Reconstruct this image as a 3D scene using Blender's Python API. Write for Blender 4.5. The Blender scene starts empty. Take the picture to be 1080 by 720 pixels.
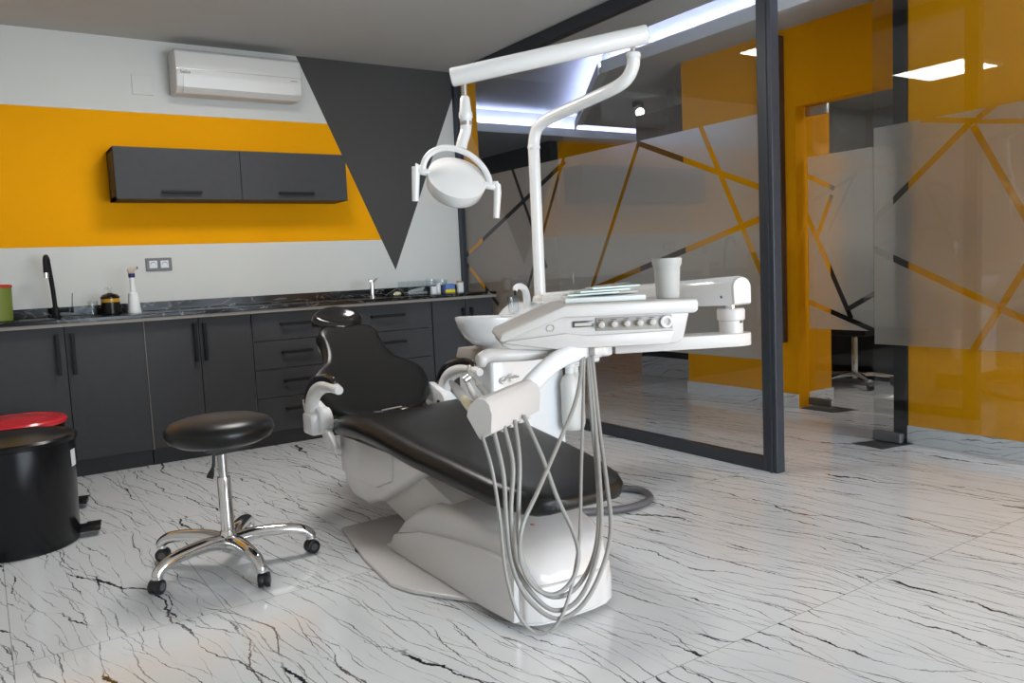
import bpy, bmesh, math, random
from mathutils import Vector, Matrix
PI = math.pi
random.seed(7)
scn = bpy.context.scene
COL = scn.collection

# ------------------------------------------------------------------ helpers
def V(*a): return Vector(a)

def catmull(pts, n=8, closed=False):
    P = [Vector(p) for p in pts]
    if len(P) < 3: return P
    out = []
    N = len(P)
    for i in range(N - 1):
        p0 = P[i-1] if i > 0 else P[0]*2 - P[1]
        p1, p2 = P[i], P[i+1]
        p3 = P[i+2] if i+2 < N else P[-1]*2 - P[-2]
        for k in range(n):
            t = k / n
            out.append(0.5*((2*p1) + (p2-p0)*t + (2*p0-5*p1+4*p2-p3)*t*t + (3*p1-p0-3*p2+p3)*t*t*t))
    out.append(P[-1])
    return out

class MB:
    """collects shapes in world coordinates and links them as one mesh object"""
    def __init__(s): s.bm = bmesh.new(); s.mi = 0
    def _tag(s, faces):
        for f in faces: f.material_index = s.mi
    def box(s, x0, x1, y0, y1, z0, z1, bev=0.0, seg=2, mat=None):
        b = bmesh.new()
        r = bmesh.ops.create_cube(b, size=1)
        for v in b.verts:
            v.co = Vector((x0 + (v.co.x+.5)*(x1-x0), y0 + (v.co.y+.5)*(y1-y0), z0 + (v.co.z+.5)*(z1-z0)))
        if bev > 0: bmesh.ops.bevel(b, geom=b.edges[:], offset=bev, segments=seg, affect='EDGES', profile=.5)
        if mat: b.transform(mat)
        return s.merge(b)
    def merge(s, b):
        m = bpy.data.meshes.new('tmp'); b.to_mesh(m); b.free()
        n0 = len(s.bm.faces)
        s.bm.from_mesh(m); bpy.data.meshes.remove(m)
        s.bm.faces.ensure_lookup_table()
        s._tag(s.bm.faces[n0:])
        return s
    def tube(s, pts, r, n=16, cap=True, ry=None, up=None):
        """swept ellipse; r a number or a list per point"""
        P = [Vector(p) for p in pts]
        R = r if isinstance(r, (list, tuple)) else [r]*len(P)
        RY = R if ry is None else (ry if isinstance(ry, (list, tuple)) else [ry]*len(P))
        b = bmesh.new(); rings = []
        N = None
        for i, p in enumerate(P):
            t = (P[min(i+1, len(P)-1)] - P[max(i-1, 0)])
            if t.length < 1e-9: t = Vector((0, 0, 1))
            t.normalize()
            if N is None:
                u = Vector(up) if up else (Vector((0, 0, 1)) if abs(t.z) < .9 else Vector((1, 0, 0)))
                N = (u - t*u.dot(t)).normalized()
            else:
                N = (N - t*N.dot(t)).normalized()
            B = t.cross(N)
            rings.append([b.verts.new(p + N*(math.cos(2*PI*k/n)*RY[i]) + B*(math.sin(2*PI*k/n)*R[i])) for k in range(n)])
        for a, c in zip(rings, rings[1:]):
            for k in range(n):
                b.faces.new((a[k], a[(k+1) % n], c[(k+1) % n], c[k]))
        if cap:
            b.faces.new(rings[0][::-1]); b.faces.new(rings[-1])
        bmesh.ops.recalc_face_normals(b, faces=b.faces[:])
        return s.merge(b)
    def cyl(s, p0, p1, r, r1=None, n=24, bev=0.0):
        p0, p1 = Vector(p0), Vector(p1); r1 = r if r1 is None else r1
        if bev > 0:
            d = (p1-p0).normalized(); k = .3*bev
            return s.tube([p0, p0+d*k, p0+d*bev, p1-d*bev, p1-d*k, p1], [r-bev, r-k, r, r1, r1-k, r1-bev], n)
        return s.tube([p0, p1], [r, r1], n)
    def lathe(s, prof, c=(0, 0, 0), axis=None, n=32, sx=1, sy=1):
        """prof: (radius, height) list; revolved about axis through c"""
        b = bmesh.new(); rings = []
        for (r, z) in prof:
            if r < 1e-6: rings.append([b.verts.new((0, 0, z))])
            else: rings.append([b.verts.new((r*sx*math.cos(2*PI*k/n), r*sy*math.sin(2*PI*k/n), z)) for k in range(n)])
        for a, d in zip(rings, rings[1:]):
            if len(a) == 1 and len(d) == 1: continue
            for k in range(n):
                k2 = (k+1) % n
                if len(a) == 1: b.faces.new((a[0], d[k2], d[k]))
                elif len(d) == 1: b.faces.new((a[k], a[k2], d[0]))
                else: b.faces.new((a[k], a[k2], d[k2], d[k]))
        if len(rings[0]) > 1: b.faces.new(rings[0][::-1])
        if len(rings[-1]) > 1: b.faces.new(rings[-1])
        bmesh.ops.recalc_face_normals(b, faces=b.faces[:])
        if axis is not None:
            q = Vector((0, 0, 1)).rotation_difference(Vector(axis).normalized())
            b.transform(q.to_matrix().to_4x4())
        b.transform(Matrix.Translation(Vector(c)))
        return s.merge(b)
    def prism(s, poly, d0, d1, frame, bev=0.0, seg=2):
        """poly: 2-D outline; frame(u, v, d) -> world point; swept from d0 to d1"""
        b = bmesh.new()
        A = [b.verts.new((u, v, 0)) for u, v in poly]; B = [b.verts.new((u, v, 1)) for u, v in poly]
        n = len(poly)
        b.faces.new(A[::-1]); b.faces.new(B)
        for k in range(n): b.faces.new((A[k], A[(k+1) % n], B[(k+1) % n], B[k]))
        for v in b.verts: v.co.z = d0 if v.co.z < .5 else d1
        bmesh.ops.recalc_face_normals(b, faces=b.faces[:])
        if bev > 0: bmesh.ops.bevel(b, geom=b.edges[:], offset=bev, segments=seg, affect='EDGES', profile=.5, clamp_overlap=True)
        for v in b.verts: v.co = Vector(frame(v.co.x, v.co.y, v.co.z))
        bmesh.ops.recalc_face_normals(b, faces=b.faces[:])
        return s.merge(b)
    def loft(s, secs, cap=True):
        b = bmesh.new(); rings = [[b.verts.new(p) for p in sec] for sec in secs]; n = len(secs[0])
        for a, c in zip(rings, rings[1:]):
            for k in range(n): b.faces.new((a[k], a[(k+1) % n], c[(k+1) % n], c[k]))
        if cap: b.faces.new(rings[0][::-1]); b.faces.new(rings[-1])
        bmesh.ops.recalc_face_normals(b, faces=b.faces[:])
        return s.merge(b)
    def pillow(s, outline, prof, frame, c=(0, 0), dish=None):
        """outline: closed 2-D curve star-shaped about c; prof: (scale, height) from front centre round to back centre"""
        b = bmesh.new(); rings = []
        for (k, h) in prof:
            if k < 1e-6:
                rings.append([b.verts.new(frame(c[0], c[1], h))]); continue
            ring = []
            for (x, y) in outline:
                u, v = c[0]+(x-c[0])*k, c[1]+(y-c[1])*k
                hh = h + (dish(u, v) if dish and h > 0 else 0)
                ring.append(b.verts.new(frame(u, v, hh)))
            rings.append(ring)
        n = len(outline)
        for a, d in zip(rings, rings[1:]):
            for k in range(n):
                k2 = (k+1) % n
                if len(a) == 1: b.faces.new((a[0], d[k2], d[k]))
                elif len(d) == 1: b.faces.new((a[k], a[k2], d[0]))
                else: b.faces.new((a[k], a[k2], d[k2], d[k]))
        bmesh.ops.recalc_face_normals(b, faces=b.faces[:])
        return s.merge(b)
    def quad(s, pts):
        b = bmesh.new(); b.faces.new([b.verts.new(p) for p in pts]); return s.merge(b)
    def build(s, name, mats, parent=None, smooth=True, sub=0, angle=35, label=None):
        m = bpy.data.meshes.new(name)
        off = Vector((0, 0, 0)); p = parent
        while p is not None: off += p.location; p = p.parent
        s.bm.transform(Matrix.Translation(-off))
        s.bm.to_mesh(m); s.bm.free()
        for mt in (mats if isinstance(mats, (list, tuple)) else [mats]): m.materials.append(mt)
        if smooth:
            m.polygons.foreach_set('use_smooth', [True]*len(m.polygons))
            m.set_sharp_from_angle(angle=math.radians(angle))
        o = bpy.data.objects.new(name, m); COL.objects.link(o)
        if parent is not None: o.parent = parent
        if sub:
            md = o.modifiers.new('subdivision', 'SUBSURF'); md.levels = sub; md.render_levels = sub
        if label: o['label'] = label
        return o

def tag(o, label=None, cat=None, group=None, kind=None):
    if label: o['label'] = label
    if cat: o['category'] = cat
    if group: o['group'] = group
    if kind: o['kind'] = kind
    return o
def thing(name, loc, label, cat, group=None):
    o = bpy.data.objects.new(name, None); COL.objects.link(o); o.location = loc
    o.empty_display_size = .05
    return tag(o, label, cat, group)
def struct(o): o['kind'] = 'structure'; return o
def text_mb(txt, size, frame, depth=.0008):
    cu = bpy.data.curves.new('letters', 'FONT'); cu.body = txt; cu.size = size; cu.extrude = depth/2
    cu.align_x = 'CENTER'; cu.align_y = 'CENTER'; cu.resolution_u = 3
    o = bpy.data.objects.new('letters', cu); COL.objects.link(o)
    bpy.context.view_layer.update()
    me = bpy.data.meshes.new_from_object(o.evaluated_get(bpy.context.evaluated_depsgraph_get()))
    bpy.data.objects.remove(o); bpy.data.curves.remove(cu)
    mb = MB(); mb.bm.from_mesh(me); bpy.data.meshes.remove(me)
    for v in mb.bm.verts: v.co = Vector(frame(v.co.x, v.co.y, v.co.z))
    return mb

# ------------------------------------------------------------------ materials
def nt(name):
    m = bpy.data.materials.new(name); m.use_nodes = True
    t = m.node_tree; t.nodes.clear()
    out = t.nodes.new('ShaderNodeOutputMaterial')
    return m, t, out
def pbr(name, col, rough=.5, metal=0, spec=.5, coat=0, noise=0, nscale=40, bump=0, bscale=200, trans=0, ior=1.45, sss=0, emit=None, es=0):
    m, t, out = nt(name)
    b = t.nodes.new('ShaderNodeBsdfPrincipled'); t.links.new(b.outputs[0], out.inputs[0])
    b.inputs['Base Color'].default_value = (*col, 1); b.inputs['Roughness'].default_value = rough
    b.inputs['Metallic'].default_value = metal; b.inputs['Specular IOR Level'].default_value = spec
    b.inputs['Coat Weight'].default_value = coat; b.inputs['Coat Roughness'].default_value = .08
    b.inputs['Transmission Weight'].default_value = trans; b.inputs['IOR'].default_value = ior
    if emit: b.inputs['Emission Color'].default_value = (*emit, 1); b.inputs['Emission Strength'].default_value = es
    tc = t.nodes.new('ShaderNodeTexCoord')
    if noise:
        n = t.nodes.new('ShaderNodeTexNoise'); n.inputs['Scale'].default_value = nscale; n.inputs['Detail'].default_value = 3
        t.links.new(tc.outputs['Object'], n.inputs['Vector'])
        mx = t.nodes.new('ShaderNodeMix'); mx.data_type = 'RGBA'
        mx.inputs[6].default_value = (*[c*(1-noise) for c in col], 1); mx.inputs[7].default_value = (*[min(1, c*(1+noise)) for c in col], 1)
        t.links.new(n.outputs[0], mx.inputs[0]); t.links.new(mx.outputs[2], b.inputs['Base Color'])
    if bump:
        n = t.nodes.new('ShaderNodeTexNoise'); n.inputs['Scale'].default_value = bscale; n.inputs['Detail'].default_value = 2
        t.links.new(tc.outputs['Object'], n.inputs['Vector'])
        bp = t.nodes.new('ShaderNodeBump'); bp.inputs['Strength'].default_value = bump; bp.inputs['Distance'].default_value = .002
        t.links.new(n.outputs[0], bp.inputs['Height']); t.links.new(bp.outputs[0], b.inputs['Normal'])
    return m
def math_n(t, op, a, b=None, c=None):
    n = t.nodes.new('ShaderNodeMath'); n.operation = op
    for i, x in enumerate((a, b, c)):
        if x is None: continue
        if isinstance(x, (int, float)): n.inputs[i].default_value = x
        else: t.links.new(x, n.inputs[i])
    return n.outputs[0]
def mixc(t, fac, c1, c2):
    n = t.nodes.new('ShaderNodeMix'); n.data_type = 'RGBA'
    for i, x in ((0, fac), (6, c1), (7, c2)):
        if isinstance(x, (int, float)): n.inputs[i].default_value = x
        elif isinstance(x, tuple): n.inputs[i].default_value = (*x, 1)
        else: t.links.new(x, n.inputs[i])
    return n.outputs[2]

YEL = (.84, .355, .001)
WHITEP = (.64, .64, .61)
DGREY = (.075, .071, .069)
M = {}
M['ceiling'] = pbr('ceiling_paint', (.50, .49, .465), .9, noise=.03, nscale=6)
M['white_wall'] = pbr('white_wall_paint', WHITEP, .85, noise=.02, nscale=30)
M['yellow_wall'] = pbr('yellow_wall_paint', YEL, .9, spec=.15, noise=.03, nscale=20)
M['grey_wall'] = pbr('grey_wall_paint', (.48, .48, .46), .85, noise=.03)
M['dark_wall'] = pbr('dark_wall_paint', (.03, .028, .027), .6, noise=.05)
M['door_grey'] = pbr('cabinet_grey_laminate', (.042, .042, .045), .55, spec=.3, noise=.10, nscale=25, bump=.15, bscale=300)
M['carcass'] = pbr('cabinet_edge_band', (.30, .28, .25), .6)
M['lip'] = pbr('taupe_edge_strip', (.24, .21, .18), .45)
M['black_handle'] = pbr('black_bar_handle', (.006, .006, .007), .5, spec=.25)
M['frame'] = pbr('anthracite_aluminium', (.030, .036, .046), .42, noise=.05)
M['frame_black'] = pbr('black_aluminium', (.012, .012, .014), .3)
M['white_gloss'] = pbr('white_glossy_plastic', (.80, .79, .775), .22, coat=.3)
M['white_satin'] = pbr('warm_white_satin_plastic', (.60, .56, .53), .35)
M['ac_white'] = pbr('white_air_conditioner_plastic', (.66, .65, .63), .36)
M['white_cool'] = pbr('white_enamel', (.84, .85, .86), .15, coat=.6)
M['base_white'] = pbr('off_white_moulded_shell', (.70, .67, .655), .22, coat=.35)
M['porcelain'] = pbr('white_porcelain', (.86, .86, .87), .08, coat=.8)
M['panel_grey'] = pbr('taupe_control_panel', (.33, .30, .27), .4)
M['knob'] = pbr('grey_knob_plastic', (.50, .46, .42), .35)
M['leather'] = pbr('black_leatherette', (.009, .0085, .0085), .32, spec=.42, noise=.1, nscale=8, bump=.08, bscale=450)
M['pad_gloss'] = pbr('glossy_black_plastic_cover', (.012, .011, .011), .16, coat=.35)
M['chrome'] = pbr('polished_chrome', (.72, .71, .70), .10, metal=1)
M['steel'] = pbr('brushed_steel', (.55, .54, .53), .28, metal=1, noise=.06, nscale=60)
M['castplast'] = pbr('black_caster_plastic', (.014, .014, .015), .4)
M['castgrey'] = pbr('grey_caster_hub', (.10, .10, .10), .4)
M['hose'] = pbr('grey_silicone_hose', (.30, .285, .265), .38)
M['hose_dark'] = pbr('dark_grey_floor_hose', (.11, .105, .11), .45)
M['bin_black'] = pbr('black_enamelled_steel', (.006, .006, .007), .22, coat=.0, spec=.35)
M['bin_red'] = pbr('red_plastic_lid', (.62, .018, .03), .25, coat=.4)
M['green'] = pbr('olive_green_plastic', (.16, .20, .035), .5)
M['red'] = pbr('red_plastic', (.45, .02, .02), .4)
M['cup'] = pbr('pale_grey_cup_plastic', (.46, .45, .42), .55)
M['paper'] = pbr('white_tray_paper', (.80, .82, .80), .7)
M['pouch'] = pbr('pale_green_steriliser_pouch', (.66, .76, .72), .35, noise=.15, nscale=60)
M['amber'] = pbr('amber_liquid_soap', (.50, .26, .01), .2)
M['navy'] = pbr('navy_plastic', (.01, .012, .09), .3)
M['beige_plast'] = pbr('beige_trigger_plastic', (.45, .36, .28), .45)
M['yellow_label'] = pbr('yellow_label', (.75, .60, .02), .5)
M['blue_label'] = pbr('blue_label', (.10, .20, .50), .4)
M['white_plain'] = pbr('white_matt_plastic', (.75, .76, .77), .5)
M['translucent'] = pbr('translucent_white_bottle', (.72, .72, .68), .35, spec=.4)
M['ink'] = pbr('dark_grey_print', (.03, .03, .05), .5)
M['redink'] = pbr('red_print', (.5, .03, .04), .5)
M['socket_grey'] = pbr('slate_socket_plate', (.14, .14, .15), .45)
M['display'] = pbr('dark_display_glass', (.10, .085, .075), .15)
M['yellow_plast'] = pbr('ivory_handpiece_grip', (.72, .62, .42), .4)
M['wood_frame'] = pbr('tan_cap', (.35, .2, .1), .5)
M['hinge'] = pbr('grey_brushed_hinge', (.20, .20, .21), .4, metal=.7)
M['floorplate'] = pbr('dark_floor_spring_plate', (.10, .10, .11), .4, metal=.5)
M['desk'] = pbr('black_desk_laminate', (.006, .006, .007), .5)
M['black_fabric'] = pbr('black_mesh_fabric', (.008, .008, .009), .8)
M['outdoor'] = pbr('pale_sill', (.5, .5, .5), .6)

def emis(name, col, s):
    m, t, out = nt(name); e = t.nodes.new('ShaderNodeEmission')
    e.inputs[0].default_value = (*col, 1); e.inputs[1].default_value = s
    t.links.new(e.outputs[0], out.inputs[0]); return m
M['led_panel'] = emis('led_panel_diffuser', (1, .975, .94), 25)
M['led_strip'] = emis('cool_white_led_strip', (.50, .58, 1.0), 48)
M['spot_face'] = emis('spotlight_face', (.95, .97, 1), 10)

def glass(name, tint=(.93, .95, .95), rough=0.0, refl=1.0, ior=1.5):
    m, t, out = nt(name)
    tr = t.nodes.new('ShaderNodeBsdfTransparent'); tr.inputs[0].default_value = (*tint, 1)
    gl = t.nodes.new('ShaderNodeBsdfGlossy'); gl.inputs['Roughness'].default_value = rough
    fr = t.nodes.new('ShaderNodeFresnel'); fr.inputs['IOR'].default_value = ior
    geo = t.nodes.new('ShaderNodeNewGeometry')
    ff = math_n(t, 'MULTIPLY', fr.outputs[0], math_n(t, 'SUBTRACT', 1.0, geo.outputs['Backfacing']))
    ff = math_n(t, 'MULTIPLY', ff, refl)
    mx = t.nodes.new('ShaderNodeMixShader')
    t.links.new(ff, mx.inputs[0]); t.links.new(tr.outputs[0], mx.inputs[1]); t.links.new(gl.outputs[0], mx.inputs[2])
    t.links.new(mx.outputs[0], out.inputs[0]); return m
M['pane'] = glass('clear_partition_glass', (.90, .915, .92), 0, 1.9)
M['clear'] = glass('clear_plastic', (.93, .95, .96), .05, 1.6)
def film_mat():
    m, t, out = nt('frosted_window_film')
    df = t.nodes.new('ShaderNodeBsdfDiffuse'); df.inputs[0].default_value = (.74, .72, .68, 1)
    tl = t.nodes.new('ShaderNodeBsdfTranslucent'); tl.inputs[0].default_value = (.80, .78, .74, 1)
    rf = t.nodes.new('ShaderNodeBsdfRefraction'); rf.inputs['Roughness'].default_value = .42; rf.inputs['IOR'].default_value = 1.25
    rf.inputs[0].default_value = (.85, .85, .83, 1)
    a = t.nodes.new('ShaderNodeMixShader'); a.inputs[0].default_value = .5
    t.links.new(df.outputs[0], a.inputs[1]); t.links.new(tl.outputs[0], a.inputs[2])
    b = t.nodes.new('ShaderNodeMixShader'); b.inputs[0].default_value = .42
    t.links.new(a.outputs[0], b.inputs[1]); t.links.new(rf.outputs[0], b.inputs[2])
    t.links.new(b.outputs[0], out.inputs[0]); return m
M['film'] = film_mat()

def floor_mat(name='white_marble_tile_black_veins', skirting=False):
    m, t, out = nt(name)
    b = t.nodes.new('ShaderNodeBsdfPrincipled'); t.links.new(b.outputs[0], out.inputs[0])
    geo = t.nodes.new('ShaderNodeNewGeometry'); sp = t.nodes.new('ShaderNodeSeparateXYZ'); t.links.new(geo.outputs['Position'], sp.inputs[0])
    x, y, z = sp.outputs
    if skirting:
        y = math_n(t, 'ADD', x, y); x = z
    TX, TY, OX, OY = .60, 1.19, -.004, .31
    ix = math_n(t, 'FLOOR', math_n(t, 'DIVIDE', math_n(t, 'SUBTRACT', x, OX), TX))
    iy = math_n(t, 'FLOOR', math_n(t, 'DIVIDE', math_n(t, 'SUBTRACT', y, OY), TY))
    ci = t.nodes.new('ShaderNodeCombineXYZ'); t.links.new(math_n(t, 'FLOOR', math_n(t, 'MULTIPLY', ix, .5)), ci.inputs[0]); t.links.new(iy, ci.inputs[1])
    wn = t.nodes.new('ShaderNodeTexWhiteNoise'); wn.noise_dimensions = '3D'; t.links.new(ci.outputs[0], wn.inputs[0])
    tz = math_n(t, 'MULTIPLY', wn.outputs['Value'], 9.0)
    def noise(ax, ay, az, detail, rough=.55):
        c = t.nodes.new('ShaderNodeCombineXYZ')
        for i, q in enumerate((ax, ay, az)):
            if isinstance(q, (int, float)): c.inputs[i].default_value = q
            else: t.links.new(q, c.inputs[i])
        n = t.nodes.new('ShaderNodeTexNoise'); n.inputs['Scale'].default_value = 1; n.inputs['Detail'].default_value = detail; n.inputs['Roughness'].default_value = rough
        t.links.new(c.outputs[0], n.inputs['Vector']); return n.outputs[0]
    mul = lambda a, b_: math_n(t, 'MULTIPLY', a, b_)
    add = lambda a, b_: math_n(t, 'ADD', a, b_)
    sub = lambda a, b_: math_n(t, 'SUBTRACT', a, b_)
    def layer(freq, off, width, amp, jag, slant, gate, gk):
        # vein lines run along y; one random line per cell of a warped x
        lo = sub(noise(mul(x, 1.6), mul(y, 1.1), add(tz, off), 2), .5)
        hi = sub(noise(mul(x, 5), mul(y, 7), add(tz, off+5), 5, .65), .5)
        v = add(add(x, mul(y, slant)), add(mul(lo, amp), mul(hi, jag)))
        v = mul(add(v, off), freq)
        idn = math_n(t, 'FLOOR', v)
        w1 = t.nodes.new('ShaderNodeTexWhiteNoise'); w1.noise_dimensions = '1D'; t.links.new(add(idn, mul(tz, 3.7)), w1.inputs['W'])
        r = w1.outputs['Value']
        d = math_n(t, 'ABSOLUTE', sub(math_n(t, 'FRACT', v), add(mul(r, .7), .15)))
        d = math_n(t, 'DIVIDE', d, freq)
        g = noise(mul(add(idn, off), 5.3), mul(y, gk), add(tz, r), 3, .6)
        g = math_n(t, 'MINIMUM', math_n(t, 'MAXIMUM', mul(sub(g, gate), 7.0), 0.0), 1.0)
        vv = noise(mul(x, 9), mul(y, 9), off, 3, .7)
        w = mul(mul(add(mul(g, .8), .2), width), add(mul(math_n(t, 'MAXIMUM', sub(vv, .38), 0.0), 5.0), .25))
        l = sub(1.0, math_n(t, 'DIVIDE', d, w))
        l = math_n(t, 'MINIMUM', mul(math_n(t, 'MAXIMUM', l, 0.0), 2.5), 1.0)
        return mul(l, math_n(t, 'MINIMUM', mul(g, 2.0), 1.0))
    base = (.78, .78, .775)
    # faint grey clouds
    cl = noise(mul(x, 3), mul(y, .8), tz, 4)
    base = mixc(t, cl, (.74, .75, .76), (.82, .83, .84))
    for (fr_, off, wd, amp, jag, sl_, gate, gk, col, k) in (
        (17, 1.3, .0022, .30, .035, .16, .43, 1.6, (.30, .29, .29), .8),
        (13, 5.1, .0026, .34, .04, .20, .42, 1.4, (.22, .21, .21), .85),
        (11, 9.7, .0026, .40, .05, .12, .44, 1.5, (.10, .095, .10), .9),
        (7, 3.3, .0040, .40, .07, .17, .45, 1.3, (.045, .04, .045), .95),
        (3.1, 7.9, .0085, .40, .10, .19, .49, 1.5, (.012, .011, .014), 1.0)):
        base = mixc(t, mul(layer(fr_, off, wd, amp, jag, sl_, gate, gk), k), base, col)
    if not skirting:
        def gro(v, o, T):
            f = math_n(t, 'FRACT', math_n(t, 'DIVIDE', sub(v, o), T))
            e = mul(math_n(t, 'MINIMUM', f, sub(1.0, f)), T)
            return math_n(t, 'LESS_THAN', e, .0014)
        gr = math_n(t, 'MAXIMUM', gro(x, OX, TX), gro(y, OY, TY))
        base = mixc(t, mul(gr, .62), base, (.16, .155, .15))
    t.links.new(base, b.inputs['Base Color'])
    b.inputs['Roughness'].default_value = .10; b.inputs['Specular IOR Level'].default_value = .5
    b.inputs['Coat Weight'].default_value = .3; b.inputs['Coat Roughness'].default_value = .03
    return m
M['skirting'] = floor_mat('marble_skirting', True)
M['floor'] = floor_mat()

def granite():
    m, t, out = nt('black_marble_worktop')
    b = t.nodes.new('ShaderNodeBsdfPrincipled'); t.links.new(b.outputs[0], out.inputs[0])
    tc = t.nodes.new('ShaderNodeTexCoord'); mp = t.nodes.new('ShaderNodeMapping'); mp.inputs['Scale'].default_value = (2, 3, 6); mp.inputs['Rotation'].default_value = (0, .6, .5)
    t.links.new(tc.outputs['Object'], mp.inputs[0])
    n = t.nodes.new('ShaderNodeTexNoise'); n.inputs['Scale'].default_value = 2; n.inputs['Detail'].default_value = 5; n.inputs['Distortion'].default_value = 1.2
    t.links.new(mp.outputs[0], n.inputs['Vector'])
    d = math_n(t, 'ABSOLUTE', math_n(t, 'SUBTRACT', n.outputs[0], .5))
    l = math_n(t, 'MAXIMUM', math_n(t, 'SUBTRACT', 1.0, math_n(t, 'DIVIDE', d, .012)), 0)
    t.links.new(mixc(t, math_n(t, 'MULTIPLY', l, .55), (.006, .006, .007), (.38, .36, .36)), b.inputs['Base Color'])
    b.inputs['Roughness'].default_value = .16; b.inputs['Specular IOR Level'].default_value = .22
    return m
M['granite'] = granite()

def wood():
    m, t, out = nt('walnut_panel')
    b = t.nodes.new('ShaderNodeBsdfPrincipled'); t.links.new(b.outputs[0], out.inputs[0])
    tc = t.nodes.new('ShaderNodeTexCoord'); mp = t.nodes.new('ShaderNodeMapping'); mp.inputs['Scale'].default_value = (14, 14, 1.2)
    t.links.new(tc.outputs['Object'], mp.inputs[0])
    n = t.nodes.new('ShaderNodeTexNoise'); n.inputs['Scale'].default_value = 2; n.inputs['Detail'].default_value = 5
    t.links.new(mp.outputs[0], n.inputs['Vector'])
    t.links.new(mixc(t, n.outputs[0], (.045, .022, .014), (.15, .08, .05)), b.inputs['Base Color'])
    b.inputs['Roughness'].default_value = .5
    return m
M['wood'] = wood()

def painted_wall():
    """orange band and anthracite triangle painted on white"""
    m, t, out = nt('painted_back_wall')
    b = t.nodes.new('ShaderNodeBsdfPrincipled'); t.links.new(b.outputs[0], out.inputs[0]); b.inputs['Roughness'].default_value = .9; b.inputs['Specular IOR Level'].default_value = .15
    geo = t.nodes.new('ShaderNodeNewGeometry'); sp = t.nodes.new('ShaderNodeSeparateXYZ'); t.links.new(geo.outputs['Position'], sp.inputs[0])
    x, y, z = sp.outputs
    dz = math_n(t, 'SUBTRACT', z, 1.095)
    left = math_n(t, 'SUBTRACT', 2.656, math_n(t, 'MULTIPLY', dz, .4400))
    right = math_n(t, 'ADD', 2.656, math_n(t, 'MULTIPLY', dz, .4330))
    tri = math_n(t, 'MULTIPLY', math_n(t, 'GREATER_THAN', x, left), math_n(t, 'LESS_THAN', x, right))
    tri = math_n(t, 'MULTIPLY', tri, math_n(t, 'GREATER_THAN', dz, 0.0))
    band = math_n(t, 'MULTIPLY', math_n(t, 'GREATER_THAN', z, 1.323), math_n(t, 'LESS_THAN', z, 2.150))
    band = math_n(t, 'MULTIPLY', band, math_n(t, 'LESS_THAN', x, left))
    n = t.nodes.new('ShaderNodeTexNoise'); n.inputs['Scale'].default_value = 3; n.inputs['Detail'].default_value = 4
    t.links.new(geo.outputs['Position'], n.inputs['Vector'])
    wh = mixc(t, n.outputs[0], tuple(c*.97 for c in WHITEP), tuple(c*1.03 for c in WHITEP))
    c = mixc(t, band, wh, YEL)
    c = mixc(t, tri, c, DGREY)
    t.links.new(c, b.inputs['Base Color'])
    return m
M['painted'] = painted_wall()

# ------------------------------------------------------------------ room shell
X0, XL, YB, YR, ZC = 3.25, -1.15, 5.58, -2.4, 2.60
XB = 4.27          # yellow wall behind the open glass leaf
XA = 4.75          # yellow wall of the corridor
def sbox(name, mat, *a, **k):
    return struct(MB().box(*a, **k).build(name, mat, smooth=False))
sbox('floor', M['floor'], XL-.1, 9.6, YR-.1, 11.0, -.12, 0)
sbox('wall_back', M['painted'], XL-.1, X0+.03, YB, YB+.12, 0, ZC)
sbox('wall_left', M['white_wall'], XL-.1, XL, YR, YB, 0, ZC)
# rear wall with a wide window
wx0, wx1, wz0, wz1 = 1.00, 4.05, .25, 2.05
r = MB(); r.box(XL-.1, wx0, YR-.12, YR, 0, ZC); r.box(wx1, XB+.2, YR-.12, YR, 0, ZC); r.box(wx0, wx1, YR-.12, YR, 0, wz0); r.box(wx0, wx1, YR-.12, YR, wz1, ZC)
struct(r.build('wall_rear', M['white_wall'], smooth=False))
w = MB()
for a in ((wx0, wx0+.06, wz0, wz1), (wx1-.06, wx1, wz0, wz1), (wx0, wx1, wz0, wz0+.06), (wx0, wx1, wz1-.06, wz1), (1.98, 2.04, wz0, wz1), (3.0, 3.06, wz0, wz1)):
    w.box(a[0], a[1], YR-.08, YR-.03, a[2], a[3])
wf = struct(w.build('window_1', M['white_gloss'], smooth=False))
MB().box(wx0+.05, wx1-.05, YR-.06, YR-.054, wz0+.05, wz1-.05).build('pane', M['pane'], wf, smooth=False)
# near yellow wall on the right, the glass leaf stands open in front of it
sbox('wall_right', M['yellow_wall'], XB, XB+.12, YR, 2.50, 0, ZC)
sbox('wall_corridor', M['yellow_wall'], XA, XA+.12, 3.58, 4.63, 0, ZC)
sbox('wall_lintel', M['yellow_wall'], XA, XA+.12, 1.9, 3.58, 2.075, ZC)
# corridor side beyond, wood clad wall, end walls
sbox('wall_walnut', M['wood'], 5.26, 5.38, 4.3, 5.72, .24, 2.42)
sbox('trim_1', M['frame_black'], 5.25, 5.38, 4.3, 5.72, .18, .24)
sbox('baseboard_walnut', M['skirting'], 5.245, 5.38, 4.3, 5.725, 0, .18)
sbox('wall_far', M['yellow_wall'], 6.06, 9.4, 8.15, 8.27, 0, ZC)
sbox('wall_far_side', M['dark_wall'], 6.05, 6.17, 8.14, 10.6, 0, ZC)
sbox('wall_end', M['grey_wall'], 3.4, 6.2, 10.6, 10.72, 0, ZC)
sbox('wall_stub', M['yellow_wall'], X0+.035, 3.44, YB, YB+.14, 0, ZC)
sbox('wall_beyond', M['grey_wall'], 3.32, 3.44, YB+.14, 10.6, 0, ZC)
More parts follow.
